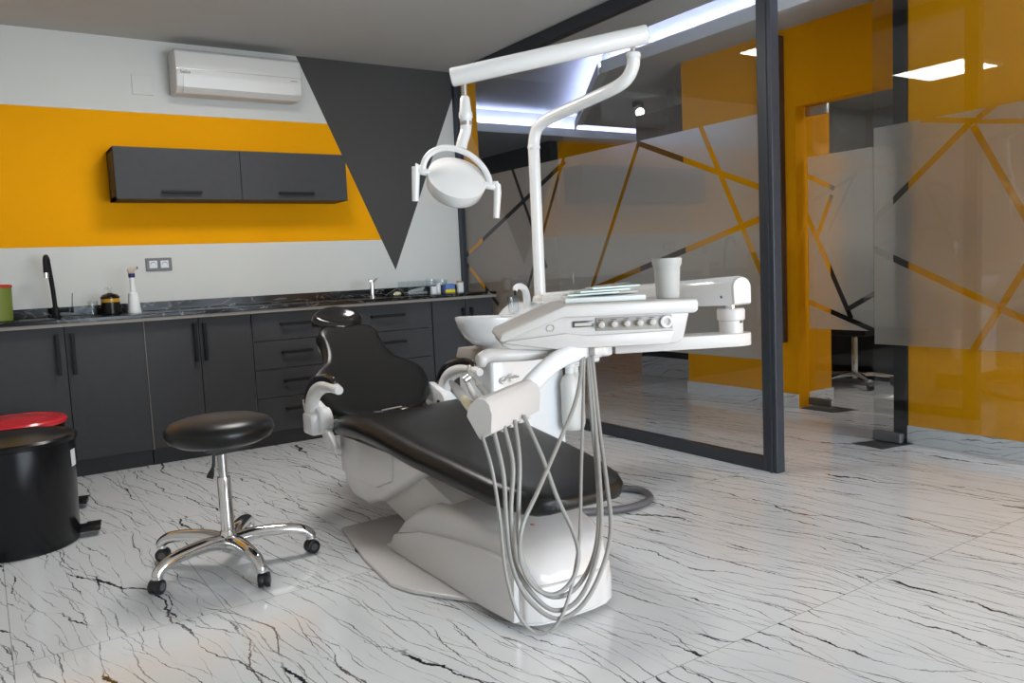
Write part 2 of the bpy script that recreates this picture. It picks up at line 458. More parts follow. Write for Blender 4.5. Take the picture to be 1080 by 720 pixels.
# far room behind the closed glass door
sbox('wall_room_side', M['yellow_wall'], XA+.12, 5.15, 3.60, 3.70, 0, ZC)
sbox('wall_room_back', M['grey_wall'], 8.3, 8.4, -1.0, 7.0, 0, ZC)
sbox('wall_room_left', M['grey_wall'], 5.4, 8.3, 5.35, 5.45, 0, ZC)
sbox('wall_room_right', M['grey_wall'], XB+.12, 8.3, .9, 1.0, 0, ZC)
# skirting of the floor marble
sbox('baseboard_corridor', M['skirting'], XA-.012, XA, 3.58, 4.64, 0, .095)
sbox('baseboard_right', M['skirting'], XB-.012, XB, YR, 2.50, 0, .097)
sbox('baseboard_room', M['skirting'], XA+.12, 5.16, 3.588, 3.60, 0, .095)
sbox('baseboard_far', M['skirting'], 6.0, 9.4, 8.12, 8.15, 0, .10)

# ceiling with the recessed LED tray over the corridor
def ceiling():
    mb = MB()
    tray = [(3.82, -.5), (4.30, -.5), (4.30, 4.95), (5.75, 7.10), (7.6, 7.10), (7.6, 7.62), (3.82, 7.62)]
    b = bmesh.new()
    outer = [(XL-.1, YR-.1), (9.6, YR-.1), (9.6, 11.0), (XL-.1, 11.0)]
    # flat sheet split into pieces around the tray (all at ZC)
    def poly(pts, z):
        f = b.faces.new([b.verts.new((px, py, z)) for px, py in pts]); return f
    x1, x2, y1, y2 = XL-.1, 9.6, YR-.1, 11.0
    poly([(x1, y1), (3.82, y1), (3.82, y2), (x1, y2)], ZC)
    poly([(3.82, y1), (x2, y1), (x2, -.5), (3.82, -.5)], ZC)
    poly([(3.82, 7.62), (x2, 7.62), (x2, y2), (3.82, y2)], ZC)
    poly([(7.6, 7.10), (x2, 7.10), (x2, 7.62), (7.6, 7.62)], ZC)
    poly([(4.30, -.5), (x2, -.5), (x2, 4.95), (4.30, 4.95)], ZC)
    poly([(4.30, 4.95), (x2, 4.95), (x2, 7.10), (5.75, 7.10)], ZC)
    n = len(tray)
    for k in range(n):
        (ax, ay), (bx, by) = tray[k], tray[(k+1) % n]
        b.faces.new([b.verts.new(p) for p in ((ax, ay, ZC), (bx, by, ZC), (bx, by, ZC+.20), (ax, ay, ZC+.20))])
    poly(tray, ZC+.20)
    # closed top
    poly([(x1, y1), (x2, y1), (x2, y2), (x1, y2)], ZC+.32)
    bmesh.ops.remove_doubles(b, verts=b.verts[:], dist=1e-5)
    mb.merge(b)
    o = struct(mb.build('ceiling', M['ceiling'], smooth=False))
    return o, tray
ceil, tray = ceiling()
# white lip along the tray and LED strip lying on it
def along(a, b_, off, w0, w1, z0, z1, mb):
    a, b_ = Vector((*a, 0)), Vector((*b_, 0)); d = (b_-a).normalized(); nrm = Vector((-d.y, d.x, 0))
    p = [a+nrm*w0, b_+nrm*w0, b_+nrm*w1, a+nrm*w1]
    mb.prism([(q.x, q.y) for q in p], z0, z1, lambda u, v, dd: (u, v, dd))
edges = [((4.30, -.5), (4.30, 4.95)), ((4.30, 4.95), (5.75, 7.10)), ((7.6, 7.62), (3.82, 7.62))]
lip = MB(); led = MB()
for a, b_ in edges:
    along(a, b_, 0, 0, .085, ZC-.002, ZC+.010, lip)
    along(a, b_, 0, .085, .097, ZC-.055, ZC+.035, lip)
    along(a, b_, 0, .060, .080, ZC+.016, ZC+.030, led)
struct(lip.build('trim_2', M['white_wall'], smooth=False))
ls = thing('led_strip', (4.3, 3.5, ZC+.05), 'cool white LED light strip hidden along the recessed corridor ceiling edge', 'light strip')
led.build('strip', M['led_strip'], ls, smooth=False)

# ------------------------------------------------------------------ glass partition with film
def clip(poly, n, c, keep_pos):
    """clip convex polygon by the line n.p=c"""
    out = []
    for i in range(len(poly)):
        a, b = poly[i], poly[(i+1) % len(poly)]
        da = (n[0]*a[0]+n[1]*a[1]-c)*(1 if keep_pos else -1); db = (n[0]*b[0]+n[1]*b[1]-c)*(1 if keep_pos else -1)
        if da >= 0: out.append(a)
        if (da > 0 and db < 0) or (da < 0 and db > 0):
            t = da/(da-db); out.append((a[0]+(b[0]-a[0])*t, a[1]+(b[1]-a[1])*t))
    return out if len(out) >= 3 else []
def area(p):
    return abs(sum(p[i][0]*p[(i+1) % len(p)][1]-p[(i+1) % len(p)][0]*p[i][1] for i in range(len(p))))/2
def film_polys(rect, stripes):
    P = [rect]
    for (a, b, w) in stripes:
        a = Vector(a); b = Vector(b); d = (b-a).normalized(); n = Vector((-d.y, d.x))
        cuts = [(n, n.dot(a)-w/2, n.dot(a)+w/2), (d, d.dot(a), d.dot(b))]
        new = []
        for p in P:
            rest = p
            for (m_, lo, hi) in cuts:
                if not rest: break
                low = clip(rest, m_, lo, False); high = clip(rest, m_, hi, True)
                for q in (low, high):
                    if q and area(q) > 1e-6: new.append(q)
                rest = clip(rest, m_, lo, True)
                if rest: rest = clip(rest, m_, hi, False)
        P = new
    return P
def film(name, parent, X, polys, th=.0012, rot=None):
    mb = MB(); b = bmesh.new()
    for p in polys:
        b.faces.new([b.verts.new((X, u, v)) for u, v in p])
    bmesh.ops.remove_doubles(b, verts=b.verts[:], dist=2e-4)
    if rot: b.transform(rot)
    mb.merge(b)
    return mb.build(name, M['film'], parent, smooth=False)

part = thing('glass_partition', (X0, 4.0, 0), 'anthracite framed glass partition wall with frosted film cut by crossing clear stripes', 'partition')
f = MB()
f.box(X0-.03, X0+.03, 2.56, 2.645, 0, ZC-.004, .004)
f.box(X0-.03, X0+.03, YB-.045, YB-.002, .0, ZC-.004, .003)
f.box(X0-.03, X0+.03, 2.645, YB-.045, 0, .062, .003)
f.box(X0-.03, X0+.03, 2.645, YB-.045, 2.515, ZC-.004, .003)
f.box(X0-.036, X0-.029, 2.585, 2.60, 0, ZC-.01)          # face groove strip
f.build('frame', M['frame'], part, smooth=False)
MB().box(X0-.004, X0+.004, 2.645, YB-.045, .06, 2.517).build('glass_pane', M['pane'], part, smooth=False)
ZF0, ZF1 = .558, 1.765
st = [((3.06, 1.80), (2.60, .86), .030), ((3.53, 1.755), (2.60, 1.385), .030), ((3.515, 1.765), (4.005, .90), .028),
      ((4.10, .885), (2.60, 1.275), .032), ((4.845, 1.79), (4.47, 1.06), .030), ((5.54, 1.185), (4.22, 1.74), .032),
      ((4.23, 1.77), (4.72, .90), .028), ((5.54, 1.12), (5.10, .80), .032), ((3.79, .97), (3.73, .66), .026)]
film('frosted_film', part, X0+.0055, film_polys([(2.645, ZF0), (YB-.045, ZF0), (YB-.045, ZF1), (2.645, ZF1)], st))

# open glass leaf in front of the right yellow wall (turned a hair off the wall)
leaf = thing('glass_door_leaf', (4.19, 2.64, 0), 'clear glass door leaf with frosted film standing open against the right yellow wall', 'glass door')
RL = Matrix.Translation((4.19, 2.64, 0)) @ Matrix.Rotation(math.radians(-.5), 4, 'Z') @ Matrix.Translation((-4.19, -2.64, 0))
MB().box(4.185, 4.195, 1.2, 2.655, .012, 2.50, mat=RL).build('glass_pane', M['pane'], leaf, smooth=False)
rs = [((2.39, 1.745), (2.10, 1.69), .028), ((2.13, 1.69), (2.66, 1.24), .034), ((2.12, 1.67), (1.85, 1.16), .034), ((2.10, 1.70), (1.70, 1.95), .03),
      ((2.15, 1.695), (1.70, 1.62), .022), ((2.66, 1.085), (1.55, .56), .036), ((1.80, 1.08), (2.14, .50), .036), ((1.85, 1.0), (1.3, 1.5), .03)]
film('frosted_film', leaf, 4.1965, film_polys([(1.2, .552), (2.655, .552), (2.655, 1.745), (1.2, 1.745)], rs), rot=RL)
h = MB(); h.box(4.170, 4.21, 2.49, 2.655, .010, .062, .003, mat=RL); h.build('bottom_clamp', M['hinge'], leaf, smooth=False)
MB().prism([(4.04, 2.70), (4.02, 2.50), (4.25, 2.46), (4.30, 2.60)], .0005, .003, lambda u, v, d: (u, v, d)).build('floor_spring_plate', M['floorplate'], leaf, smooth=False)
post = MB(); post.box(XB-.02, XB+.125, 2.50, 2.535, 0, ZC-.004); post.box(XB-.02, XB+.03, 2.535, 2.575, 0, ZC-.004); post.box(XB+.06, XB+.125, 2.535, 2.575, 0, ZC-.004)
struct(post.build('trim_3', M['frame_black'], smooth=False))

# closed glass door into the far room
fd = thing('glass_door', (4.85, 3.3, 0), 'clear glass door with frosted film closing the opening in the corridor yellow wall', 'glass door')
MB().box(4.845, 4.855, 2.45, 3.565, .012, 2.068).build('glass_pane', M['pane'], fd, smooth=False)
qs = [((3.60, 1.625), (3.36, 1.50), .030), ((3.60, 1.39), (3.24, .63), .034), ((3.38, 1.46), (3.50, 1.18), .030), ((3.60, .75), (2.60, .38), .034), ((3.27, .69), (2.7, 1.0), .034)]
film('frosted_film', fd, 4.8565, film_polys([(2.45, .552), (3.565, .552), (3.565, 1.735), (2.45, 1.735)], qs))
h = MB(); h.box(4.835, 4.865, 3.40, 3.565, 2.005, 2.07, .003); h.build('top_clamp', M['steel'], fd, smooth=False)
h = MB(); h.box(4.835, 4.865, 3.40, 3.565, .012, .065, .003); h.build('bottom_clamp', M['hinge'], fd, smooth=False)
MB().prism([(4.73, 3.56), (4.74, 3.30), (4.93, 3.24), (4.93, 3.56)], .0005, .003, lambda u, v, d: (u, v, d)).build('floor_spring_plate', M['floorplate'], fd, smooth=False)

# long walnut board standing off the corridor wall
wb = MB(); wb.box(4.70, XA-.001, 3.665, 3.83, .46, 2.56, .003); wb.box(4.697, 4.70, 3.66, 3.672, .46, 2.56)
tag(wb.build('wooden_wall_board', M['wood'], smooth=False), 'tall narrow walnut board fixed upright on the corridor yellow wall', 'wall panel')

# ------------------------------------------------------------------ cabinets
YF = 5.11
def bar_handle(mb, x0, x1, z0, z1, y, vertical, stand=.028, t=.016):
    if vertical:
        xc = (x0+x1)/2
        mb.box(xc-t/2-.001, xc+t/2+.001, y-stand-.010, y-stand+.002, z0, z1, .002)
        for z in (z0+.012, z1-.012): mb.box(xc-.006, xc+.006, y-stand, y, z-.008, z+.008)
    else:
        zc = (z0+z1)/2
        mb.box(x0, x1, y-stand-.010, y-stand+.002, zc-t/2, zc+t/2, .002)
        for x in (x0+.012, x1-.012): mb.box(x-.008, x+.008, y-stand, y, zc-.006, zc+.006)
    return mb
def base_cabinet(x0, x1, label, kind, ztop=.862, edge=False):
    t = thing('base_cabinet', ((x0+x1)/2, 5.34, 0), label, 'cabinet')
    c = MB(); c.box(x0, x0+.018, YF+.020, YB-.012, .10, .860); c.box(x1-.018, x1, YF+.020, YB-.012, .10, .860)
    c.box(x0+.018, x1-.018, YF+.020, YB-.012, .10, .118); c.box(x0+.018, x1-.018, YB-.03, YB-.012, .118, .860); c.box(x0+.018, x1-.018, YF+.020, YB-.03, .842, .860)
    c.build('body', M['carcass'], t, smooth=False)
    MB().box(x0, x1, YF+.055, YF+.075, .001, .0995).build('plinth', M['door_grey'], t, smooth=False)
    g = .0018
    if edge: MB().box(x0-.0045, x0-.0005, YF-.0005, YF+.018, .103, ztop).build('edge_strip', M['lip'], t, smooth=False)
    if kind[0] == 'doors':
        xs = kind[1]; hs = kind[2]
        for (a, b), hx in zip(zip(xs, xs[1:]), hs):
            d = MB().box(a+g, b-g, YF, YF+.018, .103, ztop, .0012, 1).build('door', M['door_grey'], t, smooth=False)
            bar_handle(MB(), hx-.01, hx+.01, kind[3], kind[4], YF, True).build('handle', M['black_handle'], d, smooth=False)
    else:
        zs = kind[1]; hx0, hx1 = kind[2]
        for (a, b) in zip(zs, zs[1:]):
            d = MB().box(x0+g, x1-g, YF, YF+.018, b+g, a-g, .0012, 1).build('drawer', M['door_grey'], t, smooth=False)
            zc = a-.078
            bar_handle(MB(), hx0, hx1, zc-.007, zc+.007, YF, False, t=.019).build('handle', M['black_handle'], d, smooth=False)
    return t
base_cabinet(-.83, -.012, 'dark grey base cabinet at the far left end, behind the bins', ('doors', [-.83, -.42, -.012], [-.47, -.36], .60, .825))
base_cabinet(-.008, .798, 'dark grey two-door base cabinet beneath the black tap', ('doors', [-.008, .392, .798], [.352, .428], .595, .825))
base_cabinet(.804, 1.418, 'dark grey two-door base cabinet beneath the spray bottle, behind the stool', ('doors', [.804, 1.105, 1.418], [1.078, 1.133], .600, .830), edge=True)
base_cabinet(1.422, 1.968, 'dark grey base cabinet with four drawers, partly behind the dental backrest', ('drawers', [.862, .682, .500, .318, .103], (1.595, 1.795)))
base_cabinet(1.972, 2.694, 'dark grey base cabinet of wide drawers, right of the headrest', ('drawers', [.862, .677, .474, .290, .103], (2.22, 2.47)))
base_cabinet(2.698, 3.21, 'dark grey two-door base cabinet beside the glass partition', ('doors', [2.698, 2.975, 3.21], [2.943, 3.012], .58, .80))

wt = thing('worktop', (1.2, 5.33, .862), 'continuous black marble worktop with upstand along the back wall', 'worktop')
c = MB(); c.box(XL+.003, 3.215, 5.055, YB-.004, .884, .907, .003, 1); c.build('slab', M['granite'], wt, smooth=False)
MB().box(XL+.003, 3.215, 5.065, 5.095, .8635, .8838, .001, 1).build('front_strip', M['lip'], wt, smooth=False)
MB().box(XL+.003, 3.215, YB-.022, YB-.003, .9072, .962, .002, 1).build('upstand', M['granite'], wt, smooth=False)
s_ = MB()   # inset sink by the tap
s_.box(.19, .36, 5.16, 5.42, .9072, .9078); s_.build('sink_rim', M['frame_black'], wt, smooth=False)

uc = thing('wall_cabinet', (1.45, 5.40, 1.58), 'dark grey wall-hung cabinet with two flap doors on the yellow band', 'cabinet')
UX0, UX1, UZ0, UZ1, UY = .748, 2.205, 1.588, 1.897, 5.325
c = MB(); c.box(UX0, UX0+.018, UY+.02, YB-.003, UZ0, UZ1); c.box(UX1-.018, UX1, UY+.02, YB-.003, UZ0, UZ1)
c.box(UX0, UX1, UY+.02, YB-.003, UZ0, UZ0+.018); c.box(UX0, UX1, UY+.02, YB-.003, UZ1-.018, UZ1); c.box(UX0, UX1, YB-.02, YB-.003, UZ0, UZ1)
c.build('body', M['door_grey'], uc, smooth=False)
for a, b, h0, h1 in ((UX0, 1.487, 1.001, 1.235), (1.487, UX1, 1.722, 1.959)):
    d = MB().box(a+.0015, b-.0015, UY, UY+.018, UZ0, UZ1, .0012, 1).build('door', M['door_grey'], uc, smooth=False)
    bar_handle(MB(), h0, h1, UZ0+.036, UZ0+.050, UY, False, .02, .016).build('handle', M['black_handle'], d, smooth=False)

# air conditioner
ac = thing('air_conditioner', (1.54, 5.47, 2.22), 'white split air conditioner unit mounted high on the back wall', 'air conditioner')
prof = [(5.575, 2.262), (5.575, 2.515), (5.40, 2.522), (5.372, 2.50), (5.362, 2.42), (5.360, 2.36), (5.372, 2.288), (5.42, 2.252)]
MB().prism(prof, 1.150, 1.945, lambda u, v, d: (d, u, v), .008, 3).build('housing', M['ac_white'], ac)
MB().prism([(5.3745, 2.288), (5.360, 2.348), (5.355, 2.348), (5.367, 2.284), (5.405, 2.254), (5.41, 2.260)], 1.190, 1.90, lambda u, v, d: (d, u, v)).build('air_flap', M['ac_white'], ac)
MB().box(1.152, 1.943, 5.3585, 5.3635, 2.392, 2.395).build('chrome_line', M['steel'], ac, smooth=False)
text_mb('beko', .030, lambda u, v, d: (1.205+u, 5.3588-d, 2.373+v)).build('logo', M['ink'], ac, smooth=False)
text_mb('INVERTER', .009, lambda u, v, d: (1.89+u, 5.3588-d, 2.372+v)).build('small_lettering', M['ink'], ac, smooth=False)
MB().box(1.16, 1.935, 5.44, 5.56, 2.5165, 2.524).build('top_grille', M['castgrey'], ac, smooth=False)

bp = MB(); bp.box(.928, 1.050, YB-.009, YB-.0005, 2.258, 2.382, .003)
tag(bp.build('blank_cover_plate', M['white_wall'], smooth=False), 'square white blank cover plate on the wall left of the air conditioner', 'cover plate')
so = thing('wall_socket', (.995, YB, 1.2), 'slate grey double wall socket with two white outlets above the worktop', 'socket')
MB().box(.917, 1.073, YB-.010, YB-.0005, 1.158, 1.240, .003).build('plate', M['socket_grey'], so, smooth=False)
for cx in (.961, 1.029):
    o = MB().box(cx-.024, cx+.024, YB-.013, YB-.0095, 1.175, 1.223, .002).build('outlet', M['white_plain'], so, smooth=False)
    q = MB(); q.lathe([(.0165, 0), (.0165, .0006)], (cx, YB-.0135, 1.199), (0, -1, 0), 20); q.build('socket_ring', M['castgrey'], o)
    q = MB(); q.lathe([(.015, 0), (.0145, .0006)], (cx, YB-.0141, 1.1965), (0, -1, 0), 20); q.build('socket_well', M['white_plain'], o)

# ------------------------------------------------------------------ things on the worktop
ZT = .9078
tp = thing('tap', (.385, 5.44, ZT), 'tall matt black swan-neck tap on the worktop', 'tap')
MB().lathe([(.026, 0), (.026, .008), (.022, .012), (.021, .055), (.018, .06)], (.385, 5.44, ZT)).build('base', M['black_handle'], tp)
pth = catmull([(.385, 5.44, .95), (.380, 5.44, 1.08), (.371, 5.43, 1.20), (.366, 5.415, 1.248), (.358, 5.385, 1.262), (.350, 5.352, 1.245), (.347, 5.335, 1.20), (.346, 5.332, 1.165)], 6)
MB().tube(pth, .0125, 14).build('spout', M['black_handle'], tp)
MB().cyl((.346, 5.332, 1.168), (.346, 5.332, 1.140), .0135, n=16).build('aerator', M['chrome'], tp)
k = MB(); k.cyl((.40, 5.44, .945), (.455, 5.435, .945), .010, n=12); k.cyl((.46, 5.435, .945), (.478, 5.434, .945), .016, n=16); k.cyl((.47, 5.435, .95), (.478, 5.43, 1.045), .0022, n=8)
k.build('lever', M['black_handle'], tp)

gb = thing('sharps_container', (.088, 5.30, ZT), 'olive green sharps tub with a red lid at the left end of the worktop', 'container')
MB().lathe([(.070, 0), (.078, .004), (.083, .17), (.084, .186)], (.088, 5.30, ZT), n=36).build('tub', M['green'], gb)
MB().lathe([(.088, .186), (.088, .196), (.080, .203), (.0, .206)], (.088, 5.30, ZT), n=36).build('lid', M['red'], gb)

def tumbler(name, x, y, z, r0, r1, h, label, cat='glass', grp=None, mat=None):
    mb = MB().lathe([(0, 0), (r0, 0), (r1, h), (r1-.0015, h), (r0-.0015, .004), (0, .004)], (x, y, z), n=28)
    return tag(mb.build(name, mat or M['clear']), label, cat, grp)
tumbler('drinking_glass', .567, 5.30, ZT, .022, .028, .085, 'clear plastic cup standing on the worktop beside the soap bottle')

sb = thing('soap_bottle', (.665, 5.33, ZT), 'low amber liquid soap bottle with black body and clear pump', 'bottle')
MB().lathe([(.045, 0), (.050, .004), (.052, .055), (.052, .072)], (.665, 5.33, ZT), n=32).build('body', M['bin_black'], sb)
MB().lathe([(.050, .072), (.051, .078), (.050, .094)], (.665, 5.33, ZT), n=32).build('amber_band', M['amber'], sb)
MB().lathe([(.052, .094), (.053, .104), (.040, .118), (.022, .122), (.012, .128)], (.665, 5.33, ZT), n=32).build('collar', M['bin_black'], sb)
p = MB(); p.lathe([(.008, .128), (.008, .140), (.013, .142), (.013, .158)], (.665, 5.33, ZT), n=20); p.tube([(.665, 5.33, ZT+.156), (.645, 5.315, ZT+.156), (.635, 5.305, ZT+.150)], .004, 10)
p.build('pump', M['clear'], sb)

sp = thing('spray_bottle', (.79, 5.31, ZT), 'tall white long-necked spray bottle with navy collar on the worktop', 'bottle')
MB().lathe([(.036, 0), (.038, .006), (.034, .03), (.030, .10), (.028, .118), (.016, .128), (.0145, .20), (.016, .212)], (.79, 5.31, ZT), n=32).build('body', M['white_plain'], sp)
MB().lathe([(.018, .212), (.019, .236)], (.79, 5.31, ZT), n=24).build('collar', M['navy'], sp)
p = MB(); p.prism([(-.018, .236), (.014, .236), (.018, .256), (.030, .262), (.030, .276), (.0, .278), (-.022, .262)], -.009, .009, lambda u, v, d: (.79+u, 5.31+d, ZT+v), .003)
p.build('trigger_head', M['beige_plast'], sp)
MB().box(.816, .828, 5.304, 5.316, ZT+.262, ZT+.277, .001).build('nozzle', M['navy'], sp)

st2 = thing('soap_dispenser', (2.345, 5.33, ZT), 'small chrome pump tap on the worktop below the grey triangle', 'tap')
MB().lathe([(.024, 0), (.024, .006), (.017, .010), (.017, .112)], (2.345, 5.33, ZT), n=20).build('column', M['chrome'], st2)
MB().prism([(-.024, .108), (.016, .108), (.040, .128), (.044, .140), (.010, .132), (-.020, .126)], -.012, .012, lambda u, v, d: (2.345+u, 5.33+d, ZT+v), .002).build('spout', M['steel'], st2)

bag = MB(); 
ol = [(.075*math.cos(a)*(1+.12*math.sin(3*a)), .040*math.sin(a)*(1+.15*math.cos(4*a))) for a in [2*PI*i/20 for i in range(20)]]
bag.pillow(ol, [(0, .048), (.4, .046), (.8, .030), (1, .010), (.9, 0), (0, 0)], lambda u, v, h: (2.50+u, 5.28+v, ZT+.001+max(h, 0)*(1+.5*u/.075)))
tag(bag.build('plastic_bag', M['clear'], sub=1), 'crumpled clear plastic bag lying on the worktop beside the chrome tap', 'bag')
it = MB().pillow(ol, [(0, .03), (.6, .026), (1, .012), (.8, 0), (0, 0)], lambda u, v, h: (2.515+u*.45, 5.275+v*.5, ZT+.004+h))
tag(it.build('cotton_roll_packet', M['yellow_plast'], sub=1), 'small ivory packet inside the crumpled clear bag', 'packet')

tr = thing('clear_storage_box', (2.72, 5.34, ZT), 'long clear acrylic storage box along the worktop next to the glass partition', 'box')
a = MB(); X1, X2, Y1, Y2, H_ = 2.59, 2.80, 5.26, 5.42, .10
a.box(X1, X2, Y1, Y2, ZT, ZT+.003); a.box(X1, X2, Y1, Y1+.003, ZT+.003, ZT+H_); a.box(X1, X2, Y2-.003, Y2, ZT+.003, ZT+H_); a.box(X1, X1+.003, Y1+.003, Y2-.003, ZT+.003, ZT+H_); a.box(X2-.003, X2, Y1+.003, Y2-.003, ZT+.003, ZT+H_)
a.build('box_walls', M['clear'], tr, smooth=False)
a = MB(); a.box(2.605, 2.76, 5.28, 5.36, ZT+.004, ZT+.022, .004); a.prism([(0, 0), (.10, 0), (.12, .03), (.02, .012)], 0, .05, lambda u, v, d: (2.63+u, 5.30+d, ZT+.023+v))
tag(a.build('instrument_dish', M['steel'], smooth=False), 'small metal dish of instruments lying inside the clear storage box', 'dish')
def jar(x, y, r, h, body, cap, ch, label, name='jar', sq=False, band=None):
    t = thing(name, (x, y, ZT), label, 'jar')
    if sq: MB().box(x-r, x+r, y-r*.7, y+r*.7, ZT, ZT+h, .003).build('body', body, t, smooth=False)
    else: MB().lathe([(r*.95, 0), (r, .003), (r, h-.004), (r*.8, h)], (x, y, ZT), n=24).build('body', body, t)
    if sq: MB().box(x-r*.98, x+r*.98, y-r*.68, y+r*.68, ZT+h, ZT+h+ch, .002).build('cap', cap, t, smooth=False)
    else: MB().lathe([(r*.85, h), (r*.85, h+ch), (0, h+ch)], (x, y, ZT), n=24).build('cap', cap, t)
    if band: MB().box(x-r-.001, x+r+.001, y-r*.7-.001, y-r*.7+.004, ZT+band[0], ZT+band[1]).build('band', band[2], t, smooth=False)
    return t
jar(2.775, 5.215, .018, .055, M['white_plain'], M['clear'], .012, 'pale blue-white jar in front of the clear storage box', sq=True)
jar(2.838, 5.26, .018, .062, M['white_plain'], M['white_plain'], .012, 'small round white jar standing left of the yellow and blue tub')
jar(2.935, 5.28, .040, .062, M['blue_label'], M['blue_label'], .004, 'square blue tub with a yellow label band on the worktop', 'tub', True, (.002, .026, M['yellow_label']))
jar(3.035, 5.28, .022, .072, M['white_plain'], M['wood_frame'], .012, 'white jar with a tan cap closest to the glass partition', sq=True)
for x, y, r, h, l in ((2.83, 5.36, .035, .10, 'clear lidded cotton dispenser behind the round white jar'), (2.95, 5.42, .045, .092, 'low clear plastic tub behind the yellow and blue tub')):
    t = thing('clear_tub', (x, y, ZT), l, 'tub')
    MB().lathe([(0, 0), (r, 0), (r, h), (r-.002, h), (r-.002, .003), (0, .003)], (x, y, ZT), n=28).build('body', M['clear'], t)
    MB().lathe([(r+.002, h), (r+.002, h+.008), (0, h+.010)], (x, y, ZT), n=28).build('lid', M['clear'], t)

# ------------------------------------------------------------------ pedal bins
def pedal_bin(cx, cy, r, h, lidm, label, ang):
    t = thing('pedal_bin', (cx, cy, 0), label, 'bin')
    MB().lathe([(r*.93, .0), (r*.95, .006), (r*.95, .03), (r*.955, .032), (r, h-.04), (r, h-.03)], (cx, cy, 0), n=56).build('body', M['bin_black'], t)
    MB().lathe([(r+.004, h-.03), (r+.012, h-.026), (r+.014, h-.010), (r+.006, h-.001), (r*.93, h+.002), (r*.9, h-.002), (r*.5, h+.012), (0, h+.016)], (cx, cy, 0), n=56).build('lid', lidm, t)
    d = Vector((math.cos(ang), math.sin(ang), 0)); n_ = Vector((-d.y, d.x, 0))
    p = MB(); c0 = Vector((cx, cy, .034)) + d*(r*.93)
    mt = Matrix.Translation(c0) @ Matrix.Rotation(ang, 4, 'Z')
    p.box(0, .085, -.038, .038, -.012, .010, .004, mat=mt); p.box(.03, .088, -.042, .042, .008, .014, .003, mat=mt)
    p.build('pedal', M['bin_black'], t)
    return t
b1 = pedal_bin(.068, 3.955, .235, .466, M['bin_black'], 'black pedal bin with a glossy black lid, in front of the other bin', math.radians(-8))
lb = MB()
for (z0, z1) in ((.325, .395),):
    secs = []
    for a in (math.radians(-28), math.radians(-24), math.radians(-20), math.radians(-16)):
        rr = .2345; secs.append([(0.068+rr*math.cos(a), 3.955+rr*math.sin(a), z0), (0.068+rr*math.cos(a), 3.955+rr*math.sin(a), z1), (0.068+(rr+.0012)*math.cos(a), 3.955+(rr+.0012)*math.sin(a), z1), (0.068+(rr+.0012)*math.cos(a), 3.955+(rr+.0012)*math.sin(a), z0)])
    lb.loft(secs)
lb.build('sticker', M['white_plain'], b1, label='torn white sticker')
pedal_bin(.095, 4.50, .215, .462, M['bin_red'], 'black pedal bin with a red lid, behind the all-black bin', math.radians(-14))

# ------------------------------------------------------------------ stool
SX, SY = .716, 3.10
sl = thing('saddle_stool', (SX, SY, 0), 'round black padded stool on a chrome five-star base with casters', 'stool')
rr = .198
MB().lathe([(0, .470), (.10, .470), (.150, .477), (.182, .494), (.197, .520), (.194, .540), (.178, .557), (.14, .570), (.08, .577), (0, .578)], (SX, SY, 0), n=64).build('seat', M['leather'], sl, angle=60)
u = MB(); u.box(SX-.07, SX+.10, SY-.055, SY+.055, .454, .4695, .006); u.prism([(-.07, .458), (.10, .466), (.06, .440), (-.03, .434)], -.035, .035, lambda a, b, d: (SX+a, SY+d, b), .004); u.build('seat_plate', M['castplast'], sl)
lv = MB(); lv.tube(catmull([(SX-.02, SY-.02, .465), (SX-.035, SY-.03, .44), (SX-.04, SY-.03, .40), (SX-.058, SY-.035, .355)], 4), [.006]*10+[.012, .016, .016], 10, ry=[.006]*13); lv.build('lever', M['castplast'], sl)
MB().cyl((SX, SY, .33), (SX, SY, .440), .0165, n=24).build('gas_rod', M['steel'], sl)
MB().lathe([(.024, .10), (.0245, .20), (.0245, .335), (.0225, .345)], (SX, SY, 0), n=32).build('column', M['chrome'], sl)
hub = MB().lathe([(.020, .055), (.030, .062), (.040, .085), (.040, .115), (.030, .130), (.026, .140)], (SX, SY, 0), n=36).build('hub', M['chrome'], sl)
for k in range(5):
    a = math.radians(204+72*k); d = Vector((math.cos(a), math.sin(a), 0)); n_ = Vector((-d.y, d.x, 0)); c = Vector((SX, SY, 0))
    pts = catmull([c+d*.025+V(0, 0, .098), c+d*.10+V(0, 0, .110), c+d*.20+V(0, 0, .108), c+d*.265+V(0, 0, .097), c+d*.300+V(0, 0, .075), c+d*.303+V(0, 0, .056)], 6)
    m_ = len(pts); rw = [.032-.013*min(1, i/m_*1.3) for i in range(m_)]; rh = [.028-.009*min(1, i/m_*1.3) for i in range(m_)]
    lg = MB().tube(pts, rw, 16, ry=rh, up=(0, 0, 1)).build('leg', M['chrome'], sl, angle=60)
    w = c + d*.303 + n_*(.008 if k % 2 else -.008)
    ca = MB(); sd = (n_ + d*(.5 if k % 2 else -.4)).normalized()
    for sgn in (-1, 1):
        o_ = Vector((w.x, w.y, .0265)) + sd*(.012*sgn)
        ca.cyl(o_-sd*.009, o_+sd*.009, .0262, n=24, bev=.003)
    hood = sd.cross(V(0, 0, 1))
    ca.tube([Vector((w.x, w.y, .030))-sd*.006, Vector((w.x, w.y, .030))+sd*.006], [.024, .024], 20)
    ca.cyl((w.x, w.y, .040), (w.x, w.y, .062), .008, n=12)
    cs = ca.build('caster', M['castplast'], sl)
    for sgn in (-1, 1):
        o_ = Vector((w.x, w.y, .0265)) + sd*(.0212*sgn)
        MB().cyl(o_, o_+sd*(.0012*sgn), .014, n=20).build('wheel_cap', M['castgrey'], cs)

# ------------------------------------------------------------------ dental chair
CX = 1.515
ch = thing('dental_chair', (CX, 2.5, 0), 'reclining black leatherette dental chair on a white moulded base', 'dental chair')
